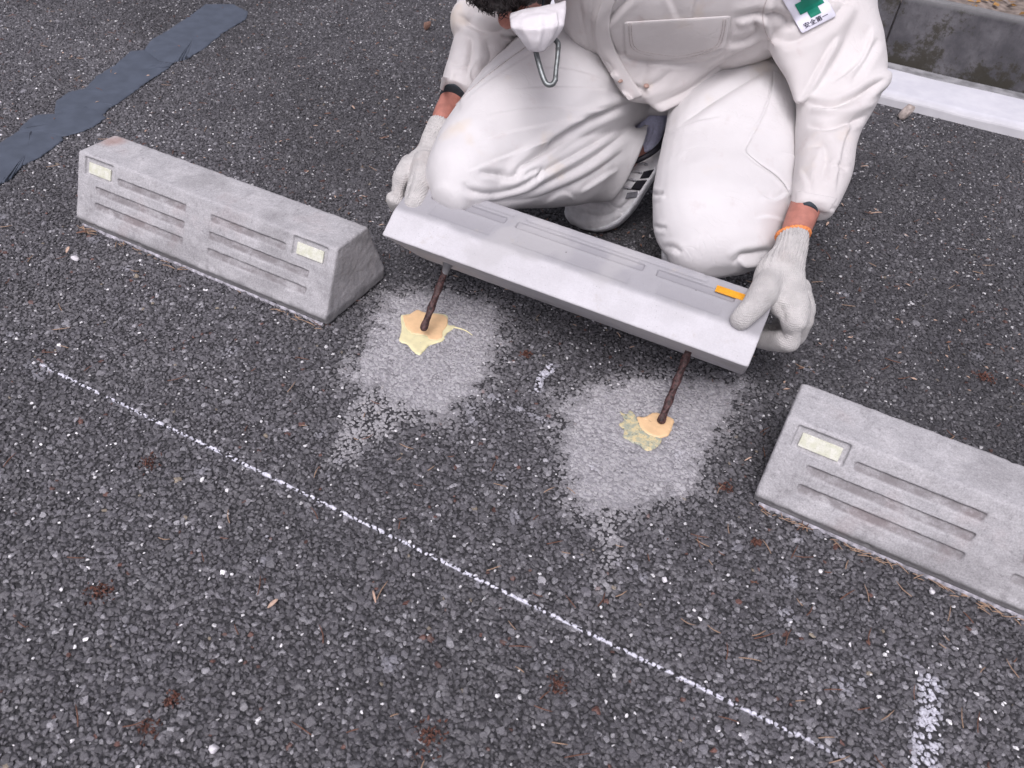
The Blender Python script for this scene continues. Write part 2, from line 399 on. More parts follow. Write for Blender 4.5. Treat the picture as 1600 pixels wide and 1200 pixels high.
# cement smears: thin filled sheets between the stone tops
def mortar_mat():
    s = NT('cement_smear'); p = s.geo.outputs['Position']
    n1 = s.noise(p, 420, 5, .65); n2 = s.noise(p, 45, 5, .6)
    c = s.mix(n1, (.33, .322, .342), (.46, .45, .472)); c = s.mix(s.ramp(n2, .45, .75), c, (.24, .232, .246))
    cell = s.ramp(s.vor(p, 135), .25, .62); c = s.mix(s.math('MULTIPLY', cell, .28), c, (.20, .193, .205))
    pits = s.ramp(s.vor(p, 260), .0, .09)
    c = s.mix(pits, (.07, .068, .072), c)
    return s.done(c, .92, s.bump(s.math('ADD', n1, s.math('MULTIPLY', s.vor(p, 135), -1.6)), .9, .0022), .2)
def mortar(poly, label):
    lo = poly.min(0)-.05; hi = poly.max(0)+.05; st = .0024
    gx = np.arange(lo[0], hi[0], st); gy = np.arange(lo[1], hi[1], st); X, Y = np.meshgrid(gx, gy); P = np.stack([X.ravel(), Y.ravel()], 1)
    e = fbm(P, 34, 2.0)*.022+fbm(P, 90, 9.0)*.010; sd = sd_poly(P, poly)+e
    Z = -.0026+fbm(P, 55, 1.0)*.0010+fbm(P, 160, 6.0)*.0009-np.clip(-(sd-.010)/.045, 0, 1)*.0030
    V = np.hstack([P, Z[:, None]]); nx = len(gx); F = []
    keep = sd > -.030
    for j in range(len(gy)-1):
        for i in range(nx-1):
            a = j*nx+i; q = (a, a+1, a+nx+1, a+nx)
            if keep[a] and keep[a+1] and keep[a+nx] and keep[a+nx+1]: F.append(q)
    me = mesh_np('cement_smear', V, F)
    bm = bmesh.new(); bm.from_mesh(me); bmesh.ops.delete(bm, geom=[v for v in bm.verts if not v.link_faces], context='VERTS'); bm.to_mesh(me); bm.free()
    tag(link('cement_smear', me, M['mortar'], smooth=True), label, 'cement smear', 'cement smears around the anchor holes')

def blob_sheet(name, poly, z0, h, mat, parent=None, sub=6, rag=.0012):
    "thin poured sheet with a rounded rim"
    P = catmull(list(poly)+[poly[0]], sub)[:-1] if rag < .003 else np.array([a+(b-a)*t for a, b in zip(poly, np.roll(poly, -1, axis=0)) for t in np.linspace(0, 1, 14)[:-1]]); n = len(P)
    P = P+np.stack([fbm(P, 300, 1.), fbm(P, 300, 8.)], 1)*rag
    c = P.mean(0); V = []; F = []
    rings = [(1.0, 0), (.985, .6), (.95, .95), (.8, 1.0), (.5, 1.0), (.2, 1.0)]
    for s_, q in rings:
        for p in P:
            x = c+(p-c)*s_; V.append((x[0], x[1], z0+h*q+.0004*q*mnoise.noise(Vector((x[0]*60, x[1]*60, 0)))))
    for j in range(len(rings)-1):
        for i in range(n): F.append((j*n+i, j*n+(i+1) % n, (j+1)*n+(i+1) % n, (j+1)*n+i))
    F.append(tuple((len(rings)-1)*n+i for i in range(n)))
    me = mesh_np(name, V, F); return link(name, me, mat, parent, True)

# ------------------------------------------------------------------ parking blocks
def concrete_mat(name, c0, c1, dark, stain=0.0, old=True):
    s = NT(name); p = s.tc.outputs['Object']
    n1 = s.noise(p, 26, 6, .65); n2 = s.noise(p, 420, 5, .7); n3 = s.noise(s.mapv(p, (1, 1, 2.2)), 7, 5, .6)
    c = s.mix(s.ramp(n1, .3, .72), c0, c1)
    c = s.mix(s.math('MULTIPLY', s.ramp(n3, .46, .66), .75 if old else .25), c, dark)
    n5 = s.noise(p, 120, 4, .7)
    if old: c = s.mix(s.math('MULTIPLY', s.ramp(n5, .55, .75), .55), c, tuple(q*.62 for q in dark))
    c = s.mix(s.ramp(n2, .30, .75), s.mix(1., c, (.76, .76, .76) if old else (.93, .93, .93), 'MULTIPLY'), s.mix(1., c, (1.15, 1.15, 1.16) if old else (1.03, 1.03, 1.03), 'MULTIPLY'))
    if old:
        pits = s.ramp(s.vor(p, 330), .06, .16); pm = s.math('MULTIPLY', s.math('SUBTRACT', 1., pits), s.ramp(s.noise(p, 60, 2), .42, .6))
        c = s.mix(pm, c, (.09, .088, .09))
        # dirt collected in the slots: darker where the cast face is recessed
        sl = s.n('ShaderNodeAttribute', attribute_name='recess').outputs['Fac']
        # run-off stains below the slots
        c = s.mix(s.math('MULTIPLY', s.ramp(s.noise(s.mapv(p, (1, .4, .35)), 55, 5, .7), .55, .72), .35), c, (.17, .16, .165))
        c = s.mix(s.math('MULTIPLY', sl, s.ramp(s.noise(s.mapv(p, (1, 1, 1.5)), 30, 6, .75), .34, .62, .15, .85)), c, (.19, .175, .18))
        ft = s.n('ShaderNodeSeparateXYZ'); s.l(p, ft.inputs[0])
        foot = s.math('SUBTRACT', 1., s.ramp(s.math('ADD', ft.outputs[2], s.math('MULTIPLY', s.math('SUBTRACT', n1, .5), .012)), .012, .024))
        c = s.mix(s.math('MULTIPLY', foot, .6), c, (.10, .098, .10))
        red = s.math('MULTIPLY', s.ramp(s.noise(p, 13, 4), .56, .72), .20); c = s.mix(red, c, (.2, .12, .115))
        if stain:
            ds = s.n('ShaderNodeVectorMath', operation='DISTANCE'); s.l(p, ds.inputs[0]); ds.inputs[1].default_value = (.02, .115, .135)
            sm = s.math('SUBTRACT', 1., s.ramp(s.math('ADD', ds.outputs['Value'], s.math('MULTIPLY', s.math('SUBTRACT', n1, .5), .03)), .008, .034))
            c = s.mix(s.math('MULTIPLY', sm, stain), c, (.34, .19, .15))
    if not old:      # slotted upper facet and its slots coloured darker grey than the plinth
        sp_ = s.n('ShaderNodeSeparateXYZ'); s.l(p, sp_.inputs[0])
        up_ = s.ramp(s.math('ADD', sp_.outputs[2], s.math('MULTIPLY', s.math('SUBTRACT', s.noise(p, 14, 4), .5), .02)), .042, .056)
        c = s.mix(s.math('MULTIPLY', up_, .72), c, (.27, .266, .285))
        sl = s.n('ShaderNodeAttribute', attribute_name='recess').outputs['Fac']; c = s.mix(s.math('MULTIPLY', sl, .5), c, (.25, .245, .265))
        sm = s.math('MULTIPLY', s.ramp(s.noise(p, 9, 3), .54, .66), .55); c = s.mix(sm, c, (.44, .43, .435)); c = s.mix(s.math('MULTIPLY', s.ramp(s.noise(p, 23, 5, .7), .60, .72), .35), c, (.42, .38, .34)); c = s.mix(s.math('SUBTRACT', 1., s.ramp(s.vor(p, 26), .02, .05)), c, (.2, .19, .19)); c = s.mix(s.math('MULTIPLY', s.math('SUBTRACT', 1., s.ramp(s.vor(p, 190), .05, .14)), s.ramp(s.noise(p, 40, 2), .45, .6)), c, (.26, .255, .26)); scr = s.ramp(s.noise(s.mapv(p, (1, 14, 14), (0, .5, .3)), 18, 4, .7), .62, .70); c = s.mix(s.math('MULTIPLY', scr, .30), c, (.36, .35, .355))
    h = s.math('ADD', s.math('MULTIPLY', n2, .7), s.math('MULTIPLY', n1, .6))
    return s.done(c, .9 if old else .8, s.bump(h, .5 if old else .25, .0012), .25)

def block_mesh(L, prof, cuts, voxel=.0018, rough=.0006, chips=0, seed=0, bevel=.0045):
    "cast block: profile (y, z) swept along x, then slots pressed into its faces"
    bm = bmesh.new(); n = len(prof)
    vs = [[bm.verts.new((x, y, z)) for y, z in prof] for x in (0, L)]
    for i in range(n): bm.faces.new((vs[0][i], vs[0][(i+1) % n], vs[1][(i+1) % n], vs[1][i]))
    bm.faces.new(vs[0][::-1]); bm.faces.new(vs[1]); bmesh.ops.recalc_face_normals(bm, faces=bm.faces)
    me = bm_mesh(bm, 'body')
    parts = []
    for (s0, s1, z0, z1, dep, side, dlow) in cuts:        # dep at the upper edge, dlow at the lower edge
        (ya, za), (yb, zb) = FACE
        def Y(z): return ya+(yb-ya)*(z-za)/(zb-za)
        nrm = np.array([-(zb-za), (yb-ya)]); nrm = nrm/np.linalg.norm(nrm)
        V = []
        for x in (s0, s1):
            for z, dd in ((z0+.0005, dlow), (z1-.0, dep)):
                y = Y(z); V.append((x+(.0015 if x == s0 else -.0015), y-nrm[0]*dd, z-nrm[1]*dd))
            for z, ex in ((z0-.003, .006), (z1+.0, .006)):
                y = Y(z); V.append((x, y+nrm[0]*ex, z+nrm[1]*ex))
        F = [(0, 1, 3, 2), (4, 6, 7, 5), (0, 4, 5, 1), (2, 3, 7, 6), (0, 2, 6, 4), (1, 5, 7, 3)]
        parts.append((V, F))
        if side: parts.append(([(x, WID-y, z) for x, y, z in V], [f[::-1] for f in F]))
    V, F = join_vf(parts); cm = mesh_np('cut', V, F)
    bm = bmesh.new(); bm.from_mesh(cm); bmesh.ops.recalc_face_normals(bm, faces=bm.faces); bm.to_mesh(cm); bm.free()
    co = D.objects.new('cut', cm); COL.objects.link(co)
    me = modmesh(me, [('BEVEL', dict(width=bevel, segments=2, limit_method='ANGLE', angle_limit=math.radians(25))),
                      ('BOOLEAN', dict(operation='DIFFERENCE', object=co, solver='EXACT')),
                      ('REMESH', dict(mode='VOXEL', voxel_size=voxel)), ('SMOOTH', dict(iterations=1, factor=.5))], 'body')
    D.objects.remove(co)
    c = get_co(me); no = get_no(me)
    # how deep below the cast face each point lies: used for dirt on old blocks, darker slots on the new
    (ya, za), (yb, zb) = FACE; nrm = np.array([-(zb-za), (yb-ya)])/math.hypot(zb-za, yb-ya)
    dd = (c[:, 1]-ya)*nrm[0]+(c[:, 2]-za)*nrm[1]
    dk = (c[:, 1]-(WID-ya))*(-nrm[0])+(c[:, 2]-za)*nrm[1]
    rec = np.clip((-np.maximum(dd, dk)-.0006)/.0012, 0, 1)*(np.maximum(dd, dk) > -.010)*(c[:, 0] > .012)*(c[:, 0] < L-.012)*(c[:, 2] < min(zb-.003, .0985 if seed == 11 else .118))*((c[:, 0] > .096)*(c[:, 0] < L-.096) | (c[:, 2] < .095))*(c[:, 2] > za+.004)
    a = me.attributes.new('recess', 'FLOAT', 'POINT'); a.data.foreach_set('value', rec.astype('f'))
    nz = np.array([mnoise.fractal(Vector((p[0]*70+seed, p[1]*70, p[2]*70)), .8, 2.2, 3) for p in c])
    d = nz*rough
    if chips:
        for q in range(chips):
            r = np.random.default_rng(seed*50+q); ctr = np.array([r.uniform(0, L), 0, 0]); k = r.integers(0, len(prof)); ctr[1:] = prof[k]
            if r.random() < .3: ctr[0] = r.choice([0, L])
            rr = r.uniform(.003, .008); dist = np.linalg.norm(c-ctr, axis=1); d -= np.clip(1-dist/rr, 0, 1)*rr*.35
    set_co(me, c+no*d[:, None]); me.shade_smooth()
    return me

def reflector_mat(name, col, col2):
    s = NT(name); p = s.tc.outputs['Object']
    v = s.vor(p, 240, 'F1'); grid = s.ramp(s.noise(p, 90, 3), .3, .7)
    c = s.mix(grid, col, col2); g2 = s.ramp(s.noise(p, 500, 3, .8), .35, .5)
    c = s.mix(s.math('MULTIPLY', s.math('SUBTRACT', 1., g2), .35), c, tuple(q*.5 for q in col))
    return s.done(c, .35, s.bump(v, .2, .0006), .6, Coat_Weight=.25, Coat_Roughness=.2)

M = {}
def build_blocks():
    global FACE, WID
    WID = .185; j = .049; H = .135; L = .6045
    FACE = ((.002, .019), (j, H))
    prof = [(.005, 0), (.004, .010), (.0, .016), (.002, .019), (j, H), (WID-j, H), (WID-.002, .019), (WID, .016), (WID-.004, .010), (WID-.005, 0)]
    cuts = [(.017, .092, .099, .1305, .0060, 1, .0060), (L-.092, L-.017, .099, .1305, .0060, 1, .0060)]
    for z0, z1, s0 in ((.101, .113, .103), (.071, .084, .048), (.043, .055, .048)):
        cuts += [(s0, .274, z0-.0025, z1, .0055, 1, .0006), (L-.274, L-s0, z0-.0025, z1, .0055, 1, .0006)]
    me = block_mesh(L, prof, cuts, rough=.0008, chips=26, seed=3)
    def Yf(z): return .002+(j-.002)*(z-.019)/(H-.019)
    nrm = np.array([-(H-.019), (j-.002)]); nrm /= np.linalg.norm(nrm)
    def refl(s0, s1, z0, z1, thick, mat, parent, base):
        V = []
        for dd in (base-thick, base):
            for s_, z in ((s0, z0), (s1, z0), (s1, z1), (s0, z1)):
                V.append((s_, Yf(z)-nrm[0]*dd, z-nrm[1]*dd))
        F = [(0, 1, 2, 3), (7, 6, 5, 4), (0, 4, 5, 1), (1, 5, 6, 2), (2, 6, 7, 3), (3, 7, 4, 0)]
        mm = mesh_np('reflector', V, F); mm = modmesh(mm, [('BEVEL', dict(width=.0006, segments=1))], 'reflector')
        o = D.objects.new('reflector', mm); COL.objects.link(o); mm.materials.append(mat); o.parent = parent; return o
    def weeds(): pass
    for x, y, a, mat, lab in ((-1.346, .8481, 0, M['old_l'], 'weathered grey concrete parking block at left with a rusty stain on its far top corner'),
                              (.0201, .8536, -.021, M['old_r'], 'weathered grey concrete parking block at the right edge, cut off by the frame')):
        t = empty('parking_block', (x, y, 0), (0, 0, a)); tag(t, lab, 'parking block', 'concrete parking blocks')
        m2 = me.copy(); m2.materials.clear(); m2.materials.append(mat)
        b = D.objects.new('body', m2); COL.objects.link(b); b.parent = t
        refl(.027, .083, .1025, .122, .003, M['refl_w'], t, .0054); refl(L-.083, L-.027, .1025, .122, .003, M['refl_w'], t, .0054)
        # pale grout squeezed out along the front foot of the block
        V, F = [], []
        nseg = 80
        for i in range(nseg+1):
            s_ = .01+(L-.02)*i/nseg; wv = -.0004+.0034*mnoise.noise(Vector((s_*22+x, 0, 0)))
            for yy, zz in ((.0052, .0022), (.0032-wv*.4, .0008), (.0024-wv, -.003)): V.append((s_, yy, zz+.0006*mnoise.noise(Vector((s_*80, x, 3)))))
        for i in range(nseg):
            for q in range(2): F.append((i*3+q, i*3+q+1, i*3+q+4, i*3+q+3))
        g_ = D.objects.new('grout_bead', mesh_np('grout_bead', V, F)); COL.objects.link(g_); g_.data.materials.append(M['grout']); g_.data.shade_smooth(); g_.parent = t
    # ---- the new block in the worker's hands
    WID = .1889; L = .6083; jA, hA, jB, H = .010, .0477, .0533, .1157
    FACE = ((jA, hA), (jB, H))
    prof = [(0, 0), (jA, hA), (jB, H), (WID-jB, H), (WID-jA, hA), (WID, 0)]
    cx = L/2
    cuts = []
    for a, b in ((-.262, -.127), (-.110, .108), (.127, .252)):
        cuts.append((cx+a, cx+b, .0875, .0985, .0036, 1, .0050)); cuts.append((cx+a+.01, cx+b-.01, .058, .0835, .0006, 1, .0014))
    for a, b in ((-.215, -.118), (-.100, .205)): cuts.append((cx+a, cx+b, .1035, .1085, .0014, 1, .0026))
    me = block_mesh(L, prof, cuts, voxel=.0016, rough=.00025, chips=14, seed=11, bevel=.0022)
    R = Matrix.Rotation(.0526, 3, 'Z') @ Matrix.Rotation(.0375, 3, 'Y') @ Matrix.Rotation(-.7303, 3, 'X')
    t = D.objects.new('parking_block', None); COL.objects.link(t)
    t.matrix_world = Matrix.Translation((-.357, .9269, .1723)) @ R.to_4x4() @ Matrix.Translation((-cx, 0, 0)); t.empty_display_size = .05
    tag(t, 'clean pale new concrete parking block held tilted above the ground by the worker', 'parking block', 'concrete parking blocks')
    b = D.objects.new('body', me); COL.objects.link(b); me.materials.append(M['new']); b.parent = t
    def Yf(z): return jA+(jB-jA)*(z-hA)/(H-hA)
    nrm = np.array([-(H-hA), (jB-jA)]); nrm /= np.linalg.norm(nrm)
    for s0, s1 in ((cx+.219, cx+.279),):
        V = []
        for dd in (-.0012, .001):
            for s_, z in ((s0, .0935), (s1, .0935), (s1, .1040), (s0, .1040)): V.append((s_, Yf(z)-nrm[0]*dd, z-nrm[1]*dd))
        mm = mesh_np('reflector', V, [(0, 1, 2, 3), (7, 6, 5, 4), (0, 4, 5, 1), (1, 5, 6, 2), (2, 6, 7, 3), (3, 7, 4, 0)])
        mm = modmesh(mm, [('BEVEL', dict(width=.0004, segments=1))], 'reflector'); mm.materials.append(M['refl_o'])
        o = D.objects.new('reflector', mm); COL.objects.link(o); o.parent = t; o['label'] = 'orange reflector strip'
    # ribbed anchor pins cast into the base
    for sx, tip in ((cx-.2197, .1231), (cx+.2121, .1231)):
        V = []; F = []; n = 20; m = 150
        for k in range(m+1):
            q = k/m; z = .02-(tip+.02)*q
            for i in range(n):
                th = 2*math.pi*i/n; rr = .0056+.0014*max(0, math.cos(2*th+q*26))**2+.00035*mnoise.noise(Vector((math.cos(th)*3, math.sin(th)*3, z*300)))
                if q > .96: rr *= math.sqrt(max(0.02, 1-((q-.96)/.04)**2*.9))
                V.append((sx+rr*math.cos(th), .1032+rr*math.sin(th), z))
        for k in range(m):
            for i in range(n): F.append((k*n+i, k*n+(i+1) % n, (k+1)*n+(i+1) % n, (k+1)*n+i))
        F.append(tuple(range(n))); F.append(tuple(m*n+i for i in range(n)))
        mm = mesh_np('anchor_pin', V, F); mm.materials.append(M['rust']); mm.shade_smooth()
        o = D.objects.new('anchor_pin', mm); COL.objects.link(o); o.parent = t
        if sx > cx: continue
        gv = loft(np.array([(sx, .1032, .003), (sx, .1032, -.006), (sx+.001, .1032, -.016 if sx < cx else -.009)]), np.array([(.011, 0, 0), (.0075, 0, 0), (.0062, 0, 0)]), np.array([(0, .011, 0), (0, .0075, 0), (0, .0062, 0)]), n=14, sub=3)
        mm = mesh_np('grout_collar', *gv); mm.materials.append(M['kerbgrey']); mm.shade_smooth()
        o2 = D.objects.new('grout_collar', mm); COL.objects.link(o2); o2.parent = o
    return t

# ------------------------------------------------------------------ small things on the ground
def resin():
    A1 = gp([(626, 492), (640, 490), (652, 484), (664, 488), (697, 492), (701, 507), (712, 510), (699, 520), (692, 532), (670, 540), (656, 554), (645, 548), (636, 538), (624, 532), (627, 515)])
    A2 = gp([(629, 494), (641, 491), (652, 485), (664, 489), (695, 494), (699, 508), (692, 519), (690, 529), (674, 532), (664, 524), (645, 522), (634, 512)])
    t = empty('resin_puddle', (*A1.mean(0), 0)); tag(t, 'yellow and peach resin puddle around the foot of the left anchor pin', 'resin puddle', 'spilt resin around the anchor holes')
    blob_sheet('yellow_resin', A1, -.0010, .0022, M['resin_y'], t); blob_sheet('peach_resin', A2, .0005, .0018, M['resin_p'], t)
    V, F = tube_vf([(*g_[:2], -.0010) for g_ in [gnd(704, 510), gnd(716, 512), gnd(728, 516), gnd(738, 523)]], [.0022, .0014, .0011, .0006], n=8)
    link('resin_trickle', mesh_np('resin_trickle', V, F), M['resin_y'], t, True)
    B1 = gp([(968, 642), (978, 647), (985, 641), (993, 650), (1000, 662), (1012, 676), (1033, 684), (1028, 697), (1012, 704), (1000, 696), (986, 690), (974, 682), (976, 672), (967, 663), (975, 656)])
    B2 = gp([(995, 652), (1008, 652), (1022, 645), (1040, 650), (1053, 657), (1050, 668), (1046, 678), (1034, 684), (1014, 680), (1002, 670), (998, 662)])
    t = empty('resin_puddle', (*B1.mean(0), 0)); tag(t, 'greenish and orange resin puddle around the foot of the right anchor pin', 'resin puddle', 'spilt resin around the anchor holes')
    blob_sheet('mottled_resin', B1, -.0010, .0018, M['resin_g'], t); blob_sheet('peach_resin', B2, -.0006, .0030, M['resin_p'], t)
    # white cement speck
def sealant():
    t = empty('sealant_strip', (-1.75, 1.4, 0)); tag(t, 'slate blue crack sealant strip of overlapping patches at upper left', 'sealant strip')
    segs = [[(-8, 292), (-8, 228), (30, 204), (60, 196), (96, 206), (98, 220), (62, 246), (36, 258), (16, 280)],
            [(28, 208), (34, 196), (55, 180), (86, 178), (130, 164), (150, 172), (166, 184), (146, 198), (128, 206), (98, 214), (60, 206)],
            [(85, 178), (87, 158), (108, 143), (130, 139), (160, 124), (205, 130), (208, 144), (180, 164), (172, 168), (150, 190), (110, 182)],
            [(128, 143), (150, 120), (182, 100), (204, 80), (226, 78), (250, 96), (272, 98), (262, 108), (236, 124), (206, 146), (170, 148)],
            [(222, 82), (236, 62), (258, 50), (300, 22), (322, 6), (364, 6), (388, 18), (384, 30), (350, 50), (318, 76), (292, 92), (270, 98), (246, 94)]]
    for k, s_ in enumerate(segs):
        o = blob_sheet('sealant_patch', gp(s_), -.0012+.0005*(k % 2)+.0004, .0022, M['seal'], t, rag=.0031)
    # thin cracks in the film are dark grooves between the patches
def litter():
    # pine needles: uncountable
    parts = []
    def place():
        while True:
            x = RNG.uniform(0, 1600); y = RNG.uniform(0, 1200)**1.0; g = gnd(x, y)
            if g[1] < 2.5: return g
    for i in range(420):
        g = place()
        if g[1] < .55 and RNG.random() < .75: continue
        if PATCH_L.min(0)[0]-.02 < g[0] < PATCH_R.max(0)[0]+.03 and .75 < g[1] < 1.05: continue
        a = RNG.uniform(0, math.pi); l = RNG.uniform(.008, .03); b = RNG.uniform(-.3, .3)
        d = np.array([math.cos(a), math.sin(a), 0]); p = g+np.array([0, 0, .0022]); q = np.array([-d[1], d[0], 0])
        parts.append((tube_vf([p-d*l/2+(0, 0, .0005), p+q*l*b*.3, p+d*l/2+(0, 0, .001)], [.0006, .0008, .0004], n=4, sub=2, cap=(0, 0)), i))
    for k in range(2):
        V, F = join_vf([p for p, i in parts if i % 2 == k])
        tag(link('pine_needles', mesh_np('pine_needles', V, F), M['needle'] if k else M['needle2'], smooth=True), ['dark red dry pine needles scattered on the asphalt', 'straw coloured dry pine needles scattered on the asphalt'][k], kind='stuff')
    # crumbs of leaf and bark, thicker towards the kerb and round the worker
    parts = []
    while len(parts) < 420:
        x = RNG.uniform(0, 1600); y = RNG.uniform(0, 620); g = gnd(x, y)
        if g[1] > 2.56 or g[1] < 1.08: continue
        s_ = RNG.uniform(.0022, .0062); a = RNG.uniform(0, 6.28); d = np.array([math.cos(a), math.sin(a), RNG.uniform(-.2, .2)]); q = np.array([-d[1], d[0], RNG.uniform(-.3, .3)]); p = g+np.array([0, 0, .0025])
        parts.append(([p-d*s_, p-q*s_*.35+(0, 0, .0008), p+d*s_, p+q*s_*.35+(0, 0, .0008)], [(0, 1, 2, 3)]))
    for nm, mt, lab, k in (('leaf_crumbs', 'leaf_l', 'pale tan leaf crumbs scattered on the far asphalt', 0), ('leaf_crumbs', 'leaf_d', 'brown leaf crumbs scattered on the far asphalt', 1)):
        V, F = join_vf(parts[k::2]); me = modmesh(mesh_np(nm, V, F), [('SOLIDIFY', dict(thickness=.0004))], nm); tag(link(nm, me, M[mt]), lab, kind='stuff')
    # needles caught along the foot of the two old blocks
    parts = []
    for i in range(110):
        if i % 5 < 2: s_ = RNG.choice([RNG.uniform(0, .06), RNG.uniform(.1, .3), RNG.uniform(.5, .6)]); x = -1.346+s_; y = .848
        else: x = .02+RNG.uniform(0, .45); y = .8536-.021*(x-.02)
        y -= abs(RNG.normal(.004, .004)); a = RNG.normal(0, .5); l = RNG.uniform(.006, .022); d = np.array([math.cos(a), math.sin(a), 0]); p = np.array([x, y-.003, .0025])
        parts.append(tube_vf([p-d*l/2, p+(0, 0, .001), p+d*l/2], [.0006, .0008, .0004], n=4, sub=2, cap=(0, 0)))
    V, F = join_vf(parts); tag(link('pine_needles', mesh_np('pine_needles', V, F), M['needle2'], smooth=True), 'brown pine needles caught along the foot of the old blocks', kind='stuff')
    # brown clumps of dead moss
    spots = [((668, 1150), .021, 'largest reddish brown moss clump at the lower centre'), ((155, 925), .016, 'reddish brown moss clump at the left edge below the chalk line'),
             ((232, 1137), .012, 'small brown moss clump near the lower left corner'), ((872, 1070), .011, 'brown moss clump below the chalk line near the centre'),
             ((822, 553), .009, 'small dark brown moss clump between the anchor pins'), ((1135, 762), .010, 'brown moss clump beside the right old block'),
             ((232, 722), .012, 'brown moss clump just below the chalk line at left'), ((1182, 848), .007, 'small round brown moss clump in front of the right block'),
             ((270, 1090), .009, 'thin brown moss wisp above the lower left corner'), ((1540, 590), .016, 'dull brown moss clump beyond the right old block')]
    for (px, py), r, lab in spots:
        g = gnd(px, py); parts = []
        for k in range(int(24+r*3600)):
            q = g[:2]+RNG.normal(0, r*.5, 2); s_ = RNG.uniform(.0010, .0030)
            ax = RNG.normal(size=(3, 3)); ax /= np.linalg.norm(ax, axis=1)[:, None]
            parts.append(ell_vf((*q, RNG.uniform(-.001, .0016)), ax*np.array([s_, s_*.7, s_*.5])[:, None], 6, 4))
        V, F = join_vf(parts); tag(link('moss_clump', mesh_np('moss_clump', V, F), M['moss']), lab, 'moss clump', 'dead moss clumps on the asphalt')
    # leaves and bark flakes
    leaves = [((107, 393), .016, 1.1, 'leaf_l', 'pale pink bud scale in front of the left old block'), ((552, 170), .013, .3, 'leaf_l', 'small cream leaf between the sealant strip and the worker'),
              ((590, 70), .013, 2.0, 'leaf_d', 'small reddish leaf flake left of the brown pebble'), ((427, 946), .015, 1.9, 'leaf_l', 'pale pink leaf flake below the chalk line at left centre'),
              ((1292, 352), .013, 1.7, 'leaf_l', 'pale leaf flake beside the orange trimmed glove'), ((1168, 720), .012, 2.3, 'leaf_l', 'thin pale bark flake beside the corner of the right block'),
              ((1350, 262), .018, 2.8, 'leaf_l', 'long straw coloured twig flake right of the worker'), ((1368, 335), .026, 2.7, 'leaf_l', 'long pale straw lying right of the glove'),
              ((512, 180), .018, 2.9, 'leaf_d', 'curled brown leaf flake left of the worker'), ((600, 218), .02, 2.6, 'leaf_d', 'brown leaf flake just left of the glove on the block\'s left end'),
              ((1190, 797), .012, .2, 'leaf_d', 'reddish bark flake at the front corner of the right block'), ((966, 526), .010, .4, 'leaf_l', 'tiny tan flake below the held block'),
              ((128, 366), .020, 2.6, 'leaf_d', 'brown leaf scrap at the front corner of the left old block'), ((585, 935), .016, .75, 'leaf_l', 'thin tan splinter below the chalk line')]
    for (px, py), l, a, mt, lab in leaves:
        g = gnd(px, py); bm = bmesh.new(); n = 8; rows = []
        wd = l*(.34 if 'leaf' in lab or 'bud' in lab else .14)
        for i in range(n+1):
            t = i/n; ww = wd*math.sin(math.pi*(t*.92+.04))**.8*.5
            rows.append([bm.verts.new(((t-.5)*l, s_*ww, .0035+.0022*math.sin(t*3+1)+abs(s_)*.0012)) for s_ in (-1, 0, 1)])
        for i in range(n):
            for k in range(2): bm.faces.new((rows[i][k], rows[i+1][k], rows[i+1][k+1], rows[i][k+1]))
        me = modmesh(bm_mesh(bm, 'dry_leaf'), [('SOLIDIFY', dict(thickness=.0005))], 'dry_leaf')
        o = link('dry_leaf', me, M[mt], smooth=True); o.location = g; o.rotation_euler = (0, 0, -a+YAW*-1*0)
        tag(o, lab, 'dry leaf', 'dry leaves and bark flakes on the asphalt')
    # rocks
    for (px, py), r, mt, sq, lab, cat in (((1412, 186), .026, 'chunk', (.7, .55, 1.1), 'whitish brown stone chunk leaning on the white kerb', 'stone'),
                                     ((668, 46), .017, 'brownstone', (.8, .7, .95), 'small round brown pebble near the worker\'s sleeve', 'pebble'),
                                     ((335, 1172), .006, 'whitestone', (1, 1, .7), 'tiny white chip near the lower left edge', 'stone chip'), ((1038, 908), .0055, 'whitestone', (1, .8, .7), 'tiny white chip below the right cement smear', 'stone chip'),
                                     ((118, 407), .0085, 'whitestone', (1, .7, .7), 'white chip in front of the left block beside the bud scale', 'stone chip'), ((1455, 927), .0055, 'whitestone', (1, .8, .7), 'tiny white chip in front of the right block', 'stone chip')):
        g = gnd(px, py); rr = np.random.default_rng(int(px)); bm = bmesh.new()
        for i in range(26):
            v = rr.normal(size=3); v /= np.linalg.norm(v); v *= rr.uniform(.8, 1.1)*r; bm.verts.new((v[0]*sq[0], v[1]*sq[1], v[2]*sq[2]))
        bmesh.ops.convex_hull(bm, input=bm.verts); bmesh.ops.delete(bm, geom=[v for v in bm.verts if not v.link_faces], context='VERTS')
        me = modmesh(bm_mesh(bm, 'stone'), [('BEVEL', dict(width=r*.08, segments=2))], 'stone'); me.shade_smooth()
        o = link(cat.replace(' ', '_'), me, M[mt]); o.location = (g[0], g[1], r*sq[2]*.75); o.rotation_euler = (.2, .5, 1.0)
        tag(o, lab, cat)

